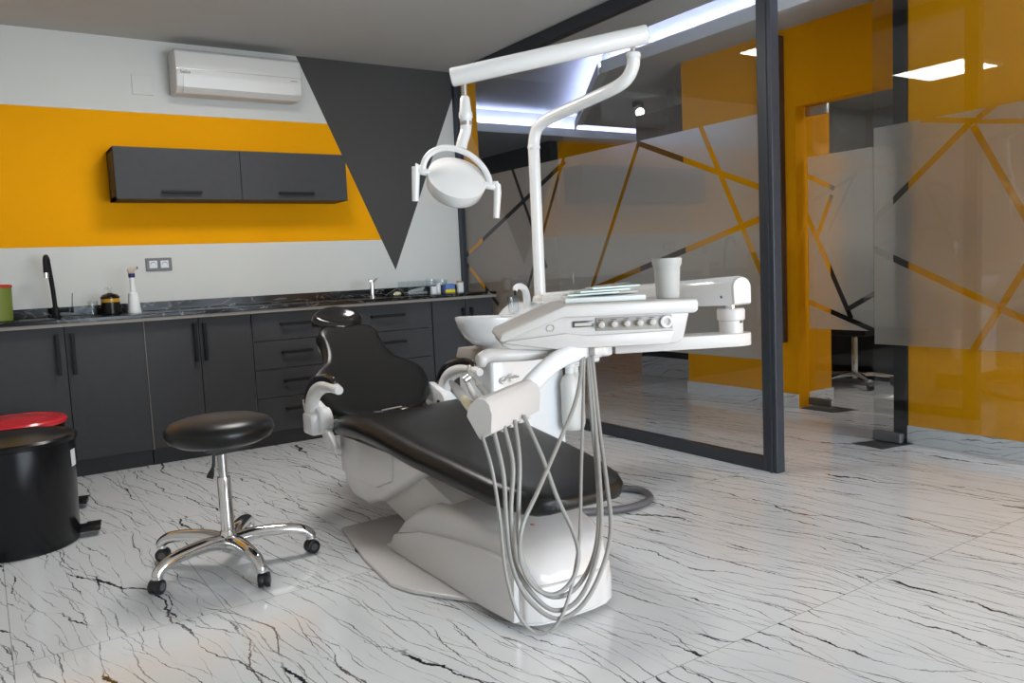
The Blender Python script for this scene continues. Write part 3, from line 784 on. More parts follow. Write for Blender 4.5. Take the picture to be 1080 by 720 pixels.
# floor plate
MB().prism([(1.20, 3.20), (1.13, 2.80), (1.10, 2.50), (1.13, 2.40), (1.20, 2.28), (1.28, 2.15), (1.70, 2.15), (1.80, 2.6), (1.78, 3.22)], .0015, .018, lambda u, v, d: (u, v, d), .006).build('floor_plate', M['base_white'], ch)
# base cover: lofted sections along y
def rsec(y, xl, xr, zt, zb=.025, flare=.022, crown=.010, n=8, r=.030):
    pts = [(xl-flare*.0, y, zb), (xl, y, zb+.4*(zt-zb))]
    cr = min(r, (xr-xl)/2.2, (zt-zb)/1.6)
    for i in range(n+1):
        a = PI - (PI/2)*i/n
        pts.append((xl+flare+cr+cr*math.cos(a), y, zt-cr+cr*math.sin(a)))
    for i in range(1, 6):
        u = i/6; xx = xl+flare+cr + (xr-xl-2*flare-2*cr)*u
        pts.append((xx, y, zt + crown*math.sin(PI*u)))
    for i in range(n+1):
        a = PI/2 - (PI/2)*i/n
        pts.append((xr-flare-cr+cr*math.cos(a), y, zt-cr+cr*math.sin(a)))
    pts += [(xr, y, zb+.4*(zt-zb)), (xr, y, zb)]
    return pts
def lerp_tab(tab, y):
    for a, b in zip(tab, tab[1:]):
        if a[0] <= y <= b[0]:
            t = (y-a[0])/(b[0]-a[0]); t = t*t*(3-2*t)*.35 + t*.65
            return [a[i]+(b[i]-a[i])*t for i in range(1, len(a))]
    return list(tab[-1][1:]) if y > tab[-1][0] else list(tab[0][1:])
# y, xl, xr, ztop
bt = [(1.885, 1.36, 1.50, .100), (1.895, 1.31, 1.555, .150), (1.92, 1.265, 1.600, .190), (1.96, 1.252, 1.630, .222), (2.03, 1.248, 1.655, .246), (2.20, 1.246, 1.69, .266), (2.35, 1.246, 1.72, .272), (2.50, 1.246, 1.74, .256), (2.62, 1.246, 1.75, .212), (2.72, 1.246, 1.75, .158), (2.80, 1.246, 1.75, .090), (2.85, 1.25, 1.75, .035)]
ys = [1.885, 1.889, 1.895, 1.905, 1.92, 1.94, 1.96, 1.99, 2.03, 2.1, 2.2, 2.28, 2.35, 2.43, 2.5, 2.56, 2.62, 2.67, 2.72, 2.76, 2.80, 2.825, 2.85]
MB().loft([rsec(y, *lerp_tab(bt, y), zb=.020) for y in ys]).build('base_cover', M['base_white'], ch, angle=50)
# side cover plate
MB().prism([(1.938, .028), (1.938, .203), (2.10, .202), (2.30, .188), (2.55, .152), (2.76, .092), (2.80, .022), (2.10, .020)], 1.238, 1.275, lambda u, v, d: (d+.010*max(0, (v-.12)/.1), u, v), .005).build('side_cover', M['base_white'], ch)
MB().prism([(1.256, 2.02), (1.257, 1.955), (1.265, 1.915), (1.31, 1.888), (1.40, 1.876), (1.50, 1.880), (1.565, 1.90), (1.61, 1.935), (1.645, 2.0), (1.665, 2.06), (1.70, 2.25), (1.62, 2.25), (1.58, 2.0), (1.30, 2.0)], .024, .138, lambda u, v, d: (u, v, d), .010, 3).build('nose_cover', M['base_white'], ch)
MB().prism([(1.93, .020), (2.86, .020), (2.86, .003), (2.0, .003)], 1.27, 1.60, lambda u, v, d: (d, u, v)).build('rubber_edge', M['castplast'], ch)
text_mb('e', .035, lambda u, v, d: (1.40+u*.84, 2.06+v*.8-u*.3, .2665+d+v*.1)).build('emblem', M['redink'], ch, smooth=False)
# link arm and seat shell
MB().prism([(3.10, .17), (3.08, .32), (2.72, .345), (2.42, .27), (2.40, .10), (2.78, .10)], 1.315, 1.72, lambda u, v, d: (d, u, v), .012).build('lift_arm', M['white_satin'], ch)
MB().prism([(3.33, .405), (3.345, .30), (3.30, .165), (3.22, .125), (3.08, .125), (2.95, .165), (2.67, .300), (2.58, .345), (2.55, .405)], 1.27, 1.76, lambda u, v, d: (d, u, v), .028, 3).build('seat_shell', M['base_white'], ch)
MB().prism([(3.30, .395), (3.30, .235), (3.20, .215), (2.95, .225), (2.80, .28), (2.78, .395)], 1.255, 1.285, lambda u, v, d: (d, u, v), .012).build('shell_cover', M['base_white'], ch)
MB().prism([(2.62, .36), (2.62, .40), (2.05, .345), (2.05, .325)], 1.34, 1.69, lambda u, v, d: (d, u, v), .006).build('legrest_plate', M['white_satin'], ch)
# long cushion
def csec(y, hw, zt, th, cx=CX, n=7):
    r = th*.5; pts = []
    def arc(cx_, a0, a1):
        for i in range(n+1):
            a = a0+(a1-a0)*i/n; pts.append((cx_+r*math.cos(a)*1.1, y, zt-r+r*math.sin(a)))
    arc(cx-hw+r, -PI/2, -3*PI/2)
    for i in range(1, 8):
        u = -1+2*i/8; pts.append((cx+u*(hw-r), y, zt-.010*(1-u*u)*min(1, hw/.2)))
    arc(cx+hw-r, PI/2, -PI/2)
    for i in range(1, 8):
        u = 1-2*i/8; pts.append((cx+u*(hw-r), y, zt-th))
    return pts
ct = [(1.90, .09, .378, .030), (1.91, .150, .388, .050), (1.935, .180, .398, .066), (1.98, .205, .408, .076), (2.10, .236, .420, .084), (2.35, .260, .443, .090), (2.60, .280, .462, .092), (2.85, .292, .492, .092), (3.02, .298, .503, .095), (3.16, .300, .497, .095), (3.25, .295, .480, .090), (3.29, .282, .462, .070), (3.305, .262, .448, .040)]
ys = [1.90, 1.904, 1.91, 1.92, 1.935, 1.955, 1.98, 2.03, 2.10, 2.22, 2.35, 2.48, 2.6, 2.72, 2.85, 2.94, 3.02, 3.09, 3.16, 3.21, 3.25, 3.275, 3.29, 3.30, 3.305]
MB().loft([csec(y, *lerp_tab(ct, y), cx=CX-.02*max(0, min(1, (2.6-y)/.6))) for y in ys]).build('seat_cushion', M['leather'], ch, angle=70)
# backrest
def smooth_outline(pts, n=5):
    P = pts+pts[:3]; out = []
    P = [Vector((p[0], p[1], 0)) for p in pts]; N = len(P)
    for i in range(N):
        p0, p1, p2, p3 = P[i-1], P[i], P[(i+1) % N], P[(i+2) % N]
        for k in range(n):
            t = k/n; q = 0.5*((2*p1)+(p2-p0)*t+(2*p0-5*p1+4*p2-p3)*t*t+(3*p1-p0-3*p2+p3)*t*t*t); out.append((q.x, q.y))
    return out
half = [(.0, .0), (.14, .002), (.225, .035), (.275, .10), (.305, .18), (.300, .245), (.255, .300), (.195, .350), (.168, .420), (.160, .490), (.162, .545), (.130, .582), (.06, .594), (0, .594)]
ol = [(x, y) for x, y in half] + [(-x, y) for x, y in half[-2:0:-1]]
ol = smooth_outline([(x*.95, y) for x, y in ol], 4)
B0 = Vector((CX-.008, 3.375, .415)); BT = Vector((0, .735, .678)).normalized(); BN = Vector((0, -BT.z, BT.y))
fr = lambda u, v, h: B0 + V(1, 0, 0)*u + BT*v + BN*h
MB().pillow(ol, [(0, .040), (.35, .040), (.65, .041), (.82, .042), (.91, .040), (.965, .030), (.993, .012), (1, -.005), (.985, -.024), (.93, -.036), (.6, -.04), (0, -.04)], fr, (0, .25), dish=lambda u, v: .030*(u/.3)**2*(1 if abs(u) < .3 else 1) - .004).build('backrest', M['leather'], ch, angle=80)
ol2 = [(x*.93, .01+y*.95) for x, y in ol]
MB().pillow(ol2, [(0, -.038), (.9, -.038), (1, -.045), (.97, -.062), (.8, -.075), (0, -.08)], fr, (0, .25)).build('backrest_shell', M['base_white'], ch, angle=60)
# headrest
hp = B0 + BT*.650 + BN*.000 + V(-.012, 0, -.008)
HT = Vector((0, .86, .50)).normalized(); HN = Vector((0, -.50, .86)).normalized()
ho = smooth_outline([(.132*math.cos(a), .085*math.sin(a)*(1-.12*math.cos(2*a))) for a in [2*PI*i/16 for i in range(16)]], 3)
MB().pillow(ho, [(0, .016), (.3, .018), (.55, .026), (.72, .036), (.84, .038), (.94, .028), (1, .006), (.97, -.016), (.85, -.026), (0, -.028)], lambda u, v, h: hp+V(1, 0, 0)*u+HT*v+HN*(h+.0), (0, 0)).build('headrest', M['pad_gloss'], ch, angle=80)
MB().tube([B0+BT*.48-BN*.055, B0+BT*.62-BN*.045, hp-HN*.03], [.022, .02, .018], 12, ry=[.007]*3).build('headrest_bar', M['chrome'], ch)
# hinge bar between back and seat
hg = MB(); hg.cyl((1.24, 3.335, .448), (1.80, 3.335, .448), .006, n=10)
hg.box(1.44, 1.475, 3.315, 3.345, .445, .462, .002); hg.box(1.565, 1.60, 3.315, 3.345, .445, .462, .002); hg.cyl((1.47, 3.318, .466), (1.57, 3.322, .470), .004, n=8)
hg.build('hinge_bar', M['steel'], ch)
# armrests
for sgn, x in ((-1, 1.185), (1, 1.850)):
    xi = x - sgn*.035
    ar = catmull([(x, 3.425, .455), (x, 3.425, .500), (x, 3.40, .545), (x, 3.345, .585), (x, 3.25, .614), (x, 3.15, .621), (x, 3.08, .615)], 6)
    n_ = len(ar)
    arm = MB().tube(ar, [.026]*(n_-3)+[.024, .022, .018], 18, ry=[.052-.036*i/n_ for i in range(n_)], up=(0, -1, 0)).build('armrest', M['white_gloss'], ch, angle=60)
    pd = catmull([(x, 3.478, .510), (x, 3.452, .560), (x, 3.395, .602), (x, 3.31, .630), (x, 3.21, .643), (x, 3.12, .636)], 6)
    n_ = len(pd)
    MB().tube(pd, [.016]+[.030]*(n_-2)+[.020], 16, ry=[.006]+[.013]*(n_-2)+[.008]).build('arm_pad', M['pad_gloss'], arm, angle=70)
    hb = MB(); hb.cyl((x, 3.375, .450), (x-sgn*.060, 3.375, .450), .058, n=36, bev=.008)
    hb.prism([(3.36, .40), (3.36, .505), (3.48, .54), (3.60, .52), (3.58, .46), (3.46, .40)], x-sgn*.055, x-sgn*.015, lambda u, v, d: (d, u, v), .012)
    hb.box(x-.034, x+.034, 3.35, 3.46, .39, .485, .014)
    hb.build('pivot_housing', M['white_gloss'], arm)
    cp = MB(); cp.cyl((x-sgn*.058, 3.375, .450), (x-sgn*.0625, 3.375, .450), .016, n=24); cp.build('pivot_cap', M['castplast'], arm)
    st_ = MB(); st_.prism([(3.42, .435), (3.35, .435), (3.22, .345), (3.22, .325), (3.34, .33)], xi-.012, xi+.012, lambda u, v, d: (d, u, v), .004); st_.build('side_bracket', M['white_gloss'], ch)
# floor hose loop from the chair
hs = catmull([(1.80, 2.50, .06), (2.02, 2.68, .022), (2.25, 2.595, .018), (2.42, 2.62, .018), (2.49, 2.74, .018), (2.44, 2.86, .018), (2.30, 2.98, .018), (2.18, 3.10, .020), (2.12, 3.18, .05)], 10)

# ------------------------------------------------------------------ dental unit: cabinet, spittoon, pole, lamp, tray
du = thing('dental_unit', (2.15, 3.25, 0), 'white dental unit with spittoon, light pole, lamp and instrument tray', 'dental unit')
MB().tube(hs, .0165, 14).build('supply_hose', M['hose_dark'], du)
cb = MB(); cb.box(1.930, 2.345, 3.11, 3.42, .12, .66, .018, 3); cb.build('cabinet', M['white_cool'], du)
cb = MB(); cb.box(1.98, 2.30, 3.15, 3.38, .0, .13, .01); cb.build('pedestal', M['castgrey'], du)
cb = MB(); cb.prism([(1.925, .652), (1.94, .70), (2.36, .70), (2.36, .652)], 3.09, 3.43, lambda u, v, d: (u, d, v), .006); cb.build('cabinet_collar', M['panel_grey'], du)
cb = MB(); cb.prism([(2.02, .69), (1.98, .74), (2.10, .80), (2.19, .88), (2.24, .905), (2.38, .905), (2.41, .86), (2.40, .69)], 3.14, 3.40, lambda u, v, d: (u, d, v), .025, 3); cb.build('top_housing', M['porcelain'], du)
# spittoon bowl (hollow, pointed to the left)
def bowl():
    mb = MB(); b = bmesh.new(); n = 48; rings = []
    cx, cy = 2.035, 3.22
    prof = [(.30, .715, 0), (.55, .722, 0), (.80, .758, .3), (.95, .805, .7), (1.0, .842, 1), (.99, .850, 1), (.95, .850, 1), (.90, .835, .9), (.75, .785, .5), (.5, .76, .2), (.15, .752, 0)]
    for (s, z, k) in prof:
        ring = []
        for i in range(n):
            a = 2*PI*i/n; ca, sa = math.cos(a), math.sin(a)
            rx = .205 if ca < 0 else .150
            ring.append(b.verts.new((cx + rx*s*ca*(1 if ca > 0 else 1), cy + .150*s*sa, z + .010*k*(-ca if ca < 0 else -ca*.4))))
        rings.append(ring)
    for a, c in zip(rings, rings[1:]):
        for k in range(n): b.faces.new((a[k], a[(k+1) % n], c[(k+1) % n], c[k]))
    b.faces.new(rings[0][::-1]); b.faces.new(rings[-1])
    bmesh.ops.recalc_face_normals(b, faces=b.faces[:]); mb.merge(b)
    return mb.build('spittoon_bowl', M['porcelain'], du, angle=50)
bowl()
MB().lathe([(.09, .69), (.10, .70), (.10, .725), (.05, .73)], (2.06, 3.23, 0), n=32).build('bowl_drain', M['white_satin'], du)
ft = catmull([(2.205, 3.20, .87), (2.205, 3.20, .93), (2.190, 3.195, .970), (2.160, 3.19, .985), (2.135, 3.185, .980), (2.128, 3.183, .966)], 6)
MB().tube(ft, [.020-.008*i/(len(ft)-1) for i in range(len(ft))], 14).build('water_spout', M['white_gloss'], du)
fs = MB(); fs.cyl((2.128, 3.183, .967), (2.128, 3.183, .945), .006, n=10); fs.build('nozzle', M['castplast'], du)
cr = MB(); cr.box(2.095, 2.18, 3.17, 3.27, .843, .852, .003); cr.build('cup_rest', M['white_gloss'], du)
# bottles
for x, y, z0, z1, lab in ((2.335, 3.055, .285, .56, None), (2.445, 3.16, .255, .545, None)):
    bo = MB(); bo.lathe([(.030, z0), (.040, z0+.012), (.046, z0+.035), (.046, z1-.05), (.040, z1-.025), (.022, z1-.004), (.018, z1)], (x, y, 0), n=32)
    bo = bo.build('water_bottle', M['translucent'], du)
    MB().lathe([(.021, z1), (.021, z1+.028), (.030, z1+.03), (.030, z1+.045)], (x, y, 0), n=24).build('cap', M['white_gloss'], bo)
hd = MB(); hd.box(2.27, 2.50, 3.02, 3.30, .60, .652, .012); hd.build('bottle_bracket', M['white_gloss'], du)
hd = MB(); hd.cyl((1.985, 3.105, .56), (1.985, 3.085, .56), .016, n=20); hd.cyl((2.03, 3.105, .57), (2.03, 3.080, .57), .018, n=20); hd.tube([(1.97, 3.09, .56), (2.0, 3.075, .575), (2.05, 3.07, .575)], .005, 8); hd.build('water_valve', M['chrome'], du)
# pole
PX, PY = 2.313, 3.24
po = MB().lathe([(.040, .900), (.041, .916), (.034, .930), (.028, .934), (.028, 1.640), (.031, 1.643), (.031, 1.655), (.028, 1.658)], (PX, PY, 0), n=32).build('lamp_pole', M['white_gloss'], du)
EX, EY = 2.453, 2.670
pts = catmull([(PX, PY, 1.655), (2.318, 3.235, 1.700), (2.325, 3.215, 1.740), (2.340, 3.165, 1.768), (2.361, 3.08, 1.787), (2.400, 2.86, 1.822), (2.425, 2.745, 1.845), (2.442, 2.695, 1.875), (2.452, 2.672, 1.920), (EX, EY, 1.955)], 7)
MB().tube(pts, .0285, 24).build('bent_arm', M['white_gloss'], po, angle=60)
MB().lathe([(.029, 1.95), (.032, 1.954), (.032, 1.968), (.029, 1.972)], (EX, EY, 0), n=28).build('arm_collar', M['white_gloss'], po)
MB().cyl((EX, EY, 1.965), (EX, EY, 2.02), .0125, n=20).build('pivot_pin', M['chrome'], po)
# spring arm
LXx, LYy = 1.852, 3.095
A = Vector((2.500, 2.625, 2.046)); B = Vector((1.800, 3.118, 1.907))
sa = MB().cyl(A, B, .040, n=36, bev=.010).build('lamp_spring_arm', M['white_gloss'], du, angle=40)
L = Vector((LXx, LYy, 0))
lm = MB(); lm.cyl((LXx, LYy, 1.885), (LXx, LYy, 1.81), .0115, n=16); lm = lm.build('lamp_stem', M['chrome'], du)
j = MB(); j.lathe([(.014, 1.83), (.021, 1.82), (.026, 1.765), (.030, 1.755), (.030, 1.735), (.026, 1.730), (.025, 1.70)], (LXx, LYy, 0), n=24)
j.tube(catmull([(LXx, LYy, 1.71), (LXx-.004, LYy, 1.68), (LXx-.012, LYy-.002, 1.660), (LXx-.026, LYy-.004, 1.630), (LXx-.036, LYy-.006, 1.600)], 5), .025, 20)
j.build('swivel_joint', M['white_gloss'], lm, angle=60)
MB().cyl((LXx, LYy-.0, 1.703), (LXx, LYy, 1.72), .0262, n=24).build('steel_ring', M['steel'], lm)
# lamp head, local camera-like axes from the pose in the photo: E1 screen right, E2 up, E3 towards the viewer
fw = Vector((.548, .8316, -.092)).normalized(); e1 = Vector((.835, -.55, 0)).normalized(); e2 = e1.cross(fw); 
e1 = (e1 - e2*.046).normalized(); e3 = -fw; e2 = e3.cross(e1)
HC = Vector((1.787, 3.088, 1.470))
hn = (e1*.27 + e2*.60 + e3*.745).normalized()
hd_ = MB().lathe([(0, -.072), (.07, -.072), (.112, -.066), (.124, -.052), (.131, .0), (.130, .008), (.118, .012), (.105, .020), (.06, .036), (0, .041)], HC, hn, 56).build('lamp_head', M['white_gloss'], du, angle=50)
# yoke
side = (e1 - hn*e1.dot(hn)).normalized()
yk = []
for i in range(25):
    a = PI*(-.03) + PI*1.06*i/24
    yk.append(HC + side*(.150*math.cos(a)) + V(0, 0, 1)*(.150*max(-.1, math.sin(a))*.86) )
yo = MB().tube(yk, .0135, 14, ry=.0135).build('yoke', M['white_gloss'], du, angle=60)
for sgn in (-1, 1):
    o_ = HC + side*(.150*sgn)
    g = MB(); g.cyl(HC+side*(.120*sgn), HC+side*(.172*sgn), .016, n=18, bev=.003)
    hv = o_ + side*(.030*sgn)
    g.tube([o_+side*.010*sgn+V(0, 0, .012), hv+V(0, 0, .016), hv+V(0, 0, .008)], [.012, .0145, .0145], 14)
    g.tube([hv+V(0, 0, .014), hv+V(0, 0, -.02)+side*(.002*sgn), hv+V(0, 0, -.135)-side*.010], [.018, .0175, .0145], 16)
    g.build('lamp_handle', M['white_gloss'], hd_, angle=60)

# upper balance arm of the tray
UA = Vector((2.018, 1.735, .972)); UB = Vector((2.30, 3.20, .905))
d = (UB-UA).normalized(); s1 = d.cross(V(0, 0, 1)).normalized(); s2 = s1.cross(d)
def dprof(w, h, n=10):
    P = [(-w, -h), (w, -h)]
    for i in range(n+1):
        a = PI*i/n; P.append((w*1.04*math.cos(a), h*.25+h*.75*math.sin(a)))
    return P
prof = dprof(.036, .046)
mb = MB()
mb.loft([[UA + d*t + s1*(u*k) + s2*(v*k) for u, v in prof] for t, k in ((-.0, .93), (.006, 1.0), (.35, 1.0), (1.42, .92))])
ua = mb.build('balance_arm', M['white_cool'], du, angle=40)
mb = MB(); mb.loft([[UA - d*t + s1*(u*k) + s2*(v*k) for u, v in prof] for t, k in ((.0005, .95), (.006, .93), (.009, .88))]); mb.build('end_cap', M['white_satin'], ua)
for t in (.05, .30): MB().cyl(UA+d*t+s1*-.0368-s2*.018, UA+d*t+s1*-.0385-s2*.018, .0045, n=12).build('screw', M['castgrey'], ua)
MB().cyl((2.045, 1.80, .895), (2.045, 1.80, .945), .0165, n=24).build('pivot_pin', M['chrome'], ua)
el = MB().lathe([(.038, .830), (.038, .872), (.044, .876), (.045, .905), (.041, .912), (.02, .913)], (2.045, 1.80, 0), n=40).build('elbow_joint', M['white_satin'], du, angle=40)
mb = MB(); mb.cyl((2.049, 1.762, .869), (2.047, 1.755, .869), .004, n=10); mb.build('grub_screw', M['castgrey'], el)
# lower arm
mb = MB(); pl = [(1.66, 1.93), (2.02, 1.748)]
for i in range(11):
    a = -PI/2 + PI*i/10; pl.append((2.055+.056*math.cos(a), 1.80+.056*math.sin(a)))
pl += [(2.06, 1.856), (1.71, 2.03)]
mb.prism(pl, .792, .832, lambda u, v, dd: (u, v, dd), .006).build('swing_arm', M['white_satin'], du)

# tray head frame, turned slightly
TO = Vector((1.566, 1.893, 0)); ta = math.radians(-28)
tc, ts = math.cos(ta), math.sin(ta)
TF = lambda u, v, w: (TO.x + u*tc - v*ts, TO.y + u*ts + v*tc, w)      # u across, v deep, w height
hull = [(-.300, .845), (-.270, .830), (-.145, .822), (.240, .822), (.262, .834), (.278, .900), (.285, .925), (-.10, .930), (-.290, .872)]
MB().prism(hull, .0, .28, lambda a, b, dd: TF(a, dd, b), .007, 3).build('tray_hull', M['white_satin'], du)
top = [(-.308, .862), (-.298, .856), (-.112, .921), (.292, .915), (.304, .922), (.306, .948), (.298, .957), (-.105, .957), (-.300, .880)]
MB().prism(top, -.020, .30, lambda a, b, dd: TF(a, dd, b), .006, 3).build('tray_top', M['white_satin'], du)
MB().prism([(-.290, .852), (-.135, .826), (.214, .824), (.230, .864), (-.04, .862), (-.10, .872), (-.285, .858)], -.012, .02, lambda a, b, dd: TF(a, dd, b), .003).build('front_rail', M['white_satin'], du)
cpn = MB().prism([(-.010, .874), (.228, .870), (.225, .912), (-.010, .914)], -.005, .01, lambda a, b, dd: TF(a, dd, b), .002).build('control_panel', M['panel_grey'], du)
for i in range(5):
    uu = .004+.0395*i; ww = .893
    q = MB(); pa = Vector(TF(uu, -.003, ww)); pb = Vector(TF(uu, -.024, ww)); q.cyl(pa, pb, .0105, .0095, n=20, bev=.002); q.build('knob', M['knob'], cpn)
    q = MB(); q.box(uu-.008, uu+.008, -.0062, -.0045, ww+.013, ww+.0150)
    for v in q.bm.verts: v.co = Vector(TF(*v.co))
    q.build('dial_mark', M['ink'], cpn, smooth=False)
q = MB(); q.lathe([(.0185, 0), (.0185, .012), (.014, .014), (.011, .012), (.010, .006), (0, .006)], Vector(TF(.206, -.003, .892)), Vector(TF(0, -1, 0))-Vector(TF(0, 0, 0)), 28); q.build('pressure_gauge', M['white_gloss'], cpn, angle=40)
q = MB(); q.cyl(TF(.206, -.008, .892), TF(.206, -.0100, .892), .0085, n=20); q.build('gauge_face', M['knob'], cpn)
dp = MB(); dp.prism([(-.081, .888), (-.018, .888), (-.018, .907), (-.081, .907)], -.005, .01, lambda a, b, dd: TF(a, dd, b), .001); dp = dp.build('display_frame', M['display'], du)
dp_ = MB(); dp_.prism([(-.076, .892), (-.024, .892), (-.024, .901), (-.076, .901)], -.0065, .0, lambda a, b, dd: TF(a, dd, b)); dp_.build('display', M['knob'], dp)
em = MB()
ep = [(-.010, -.008), (.006, -.009), (.012, 0), (.010, .008), (-.006, .009), (-.012, 0)]
for i in range(6):
    a, b = ep[i], ep[(i+1) % 6]
    em.tube([TF(-.150+a[0], -.0012, .890+a[1]), TF(-.150+b[0], -.0012, .890+b[1])], .0010, 6)
em.build('badge', M['panel_grey'], du)
# left grip
gp = catmull([TF(-.364, .0, .806), TF(-.340, .004, .817), TF(-.29, .010, .815), TF(-.22, .03, .812), TF(-.12, .05, .815)], 6)
MB().tube(gp, [.0215]+[.0205]*(len(gp)-1), 20).build('tray_grip', M['white_satin'], du, angle=60)
MB().lathe([(0, -.014), (.016, -.012), (.0225, -.005), (.0235, .002), (.0225, .010)], Vector(TF(-.364, 0, .805)), Vector(TF(1, .3, 0))-Vector(TF(0, 0, 0)), 24).build('grip_end', M['white_satin'], du, angle=70)
mb = MB(); mb.lathe([(.02, .790), (.030, .795), (.030, .822)], TF(.02, .06, 0), n=24); mb.build('arm_socket', M['white_satin'], du)

# instrument holder: D-section block on a curved arm
HA = Vector((1.088, 1.825, .682)); HB = Vector((1.335, 1.955, .694))
hd0 = (HB-HA).normalized(); hs1 = V(0, 0, 1).cross(hd0).normalized(); hs2 = hd0.cross(hs1)   # hs1 points back-left, hs2 up
hp_ = [(-.004, .057), (-.020, .055), (-.034, .042), (-.042, .013), (-.035, -.040), (.004, -.060), (.041, .004), (.038, .018), (.028, .036), (.012, .051)][::-1]
# u>0 towards the far left side; flat side faces lower left
mb = MB(); mb.loft([[HA + hd0*t + hs1*(u*k) + hs2*(v*k) for u, v in hp_] for t, k in ((-.002, .94), (.004, .99), (.008, 1), (.275, 1), (.283, .97))])
hold = mb.build('instrument_holder', M['white_satin'], du, angle=35)
ga = catmull([V(1.312, 1.945, .695), V(1.340, 1.948, .728), V(1.395, 1.945, .768), V(1.450, 1.942, .797), V(1.52, 1.935, .812), V(1.60, 1.93, .818)], 8)
MB().tube(ga, .0245, 20, ry=.030).build('holder_arm', M['white_gloss'], du, angle=60)
# slots under the block
sl_ = MB()
for i in range(5):
    c = HA + hd0*(.040+.050*i) - hs1*.016 - hs2*.048
    sl_.cyl(c + hs2*.004, c - hs2*.008, .0085, n=14)
sl_.build('hose_guide', M['white_satin'], hold)

# handpieces
def handpiece(base, tip, rad, mat, label):
    base = Vector(base); tip = Vector(tip); dv = tip-base
    return MB().tube([base-dv*.4, base, base+dv*.45, base+dv*.85], [rad, rad, rad, rad*.85], 16).build('handpiece', mat, du, label=label), base, dv
o, b0, dv = handpiece((1.096, 1.881, .700), (1.082, 1.910, .737), .0125, M['yellow_plast'], 'ivory grip of the air-water syringe')
MB().tube([b0+dv*.80, b0+dv*1.1, b0+dv*1.5, b0+dv*1.95, b0+dv*2.05], [.0130, .0150, .0125, .006, .003], 16).build('tip', M['steel'], o)
o, b0, dv = handpiece((1.121, 1.891, .714), (1.115, 1.933, .772), .0080, M['white_satin'], 'slim white handpiece')
q = MB(); q.cyl(b0+dv*.93+V(-.008, 0, .004), b0+dv*.93+V(.008, 0, .012), .0095, n=14); q.build('tip', M['chrome'], o)
o, b0, dv = handpiece((1.164, 1.900, .723), (1.150, 1.930, .762), .0100, M['steel'], 'polished metal handpiece')
q = MB(); q.tube([b0+dv*.80, b0+dv*1.15, b0+dv*1.6, b0+dv*1.85, b0+dv*1.9+V(.004, 0, .012)], [.0100, .0085, .0075, .006, .005], 14); q.build('tip', M['chrome'], o)

# hoses hang from the tray to the floor and rise to the holder
HOSES = [
  [(1.090, 1.818, 0.634), (1.093, 1.783, 0.550), (1.093, 1.757, 0.428), (1.088, 1.734, 0.295), (1.098, 1.703, 0.187), (1.134, 1.673, 0.130), (1.184, 1.653, 0.141), (1.240, 1.660, 0.213), (1.309, 1.700, 0.329), (1.390, 1.784, 0.483), (1.473, 1.869, 0.653), (1.527, 1.922, 0.809)],
  [(1.127, 1.819, 0.641), (1.127, 1.782, 0.531), (1.117, 1.763, 0.408), (1.114, 1.741, 0.299), (1.134, 1.706, 0.214), (1.190, 1.663, 0.156), (1.260, 1.643, 0.174), (1.336, 1.649, 0.244), (1.408, 1.684, 0.337), (1.455, 1.750, 0.450), (1.508, 1.839, 0.594), (1.553, 1.917, 0.806)],
  [(1.167, 1.829, 0.649), (1.161, 1.786, 0.550), (1.135, 1.766, 0.430), (1.127, 1.746, 0.307), (1.146, 1.713, 0.230), (1.193, 1.675, 0.174), (1.259, 1.657, 0.186), (1.322, 1.659, 0.258), (1.381, 1.692, 0.355), (1.439, 1.763, 0.478), (1.499, 1.848, 0.623), (1.545, 1.922, 0.807)],
  [(1.214, 1.847, 0.656), (1.193, 1.801, 0.555), (1.164, 1.772, 0.435), (1.146, 1.749, 0.341), (1.154, 1.722, 0.263), (1.197, 1.700, 0.204), (1.260, 1.682, 0.203), (1.326, 1.681, 0.256), (1.385, 1.711, 0.336), (1.440, 1.773, 0.462), (1.492, 1.853, 0.623), (1.541, 1.925, 0.807)],
  [(1.257, 1.867, 0.661), (1.267, 1.801, 0.556), (1.276, 1.747, 0.444), (1.291, 1.704, 0.359), (1.286, 1.676, 0.301), (1.253, 1.667, 0.241), (1.197, 1.677, 0.214), (1.150, 1.700, 0.245), (1.129, 1.721, 0.314), (1.146, 1.731, 0.397), (1.216, 1.754, 0.473), (1.330, 1.810, 0.571), (1.431, 1.861, 0.659), (1.492, 1.901, 0.733), (1.522, 1.925, 0.809)],
]
for i, h in enumerate(HOSES):
    MB().tube(catmull(h, 8), .0062 if i else .0048, 10).build('hose', M['hose'], du)
q = MB(); q.box(1.535, 1.575, 1.88, 1.92, .800, .826, .006); q.build('hose_outlet', M['white_satin'], du)

# things lying on the tray
cupm = MB().lathe([(0, 0), (.034, 0), (.036, .004), (.040, .075), (.041, .100), (.046, .106), (.047, .126), (.0445, .126), (.0435, .108), (.037, .08), (.032, .006), (0, .006)], TF(.245, .10, .958), n=48)
tag(cupm.build('grey_cup', M['cup'], angle=40), 'pale grey plastic cup standing on the right of the instrument tray', 'cup')
def warp(poly, z0, z1, bev=.002): return MB().prism(poly, z0, z1, lambda a, b, dd: TF(a, b, dd), bev)
ipt = MB(); ipt.prism([(-.090, .07), (.165, .06), (.170, .28), (-.070, .29)], .9578, .974, lambda a, b, dd: TF(a, b, dd+.000), .004)
tag(ipt.build('paper_tray_liner', M['paper']), 'white paper-lined instrument tray lying under the green pouches', 'tray')
sh = MB(); sh.prism([(-.05, .16), (.155, .12), (.160, .27), (-.03, .28)], .0, .0025, lambda a, b, dd: TF(a, b, .9745+dd+max(0, (a+.05))*.04), .0008)
tag(sh.build('paper_sheet', M['paper']), 'folded white paper sheet on top at the back of the instrument tray', 'paper')
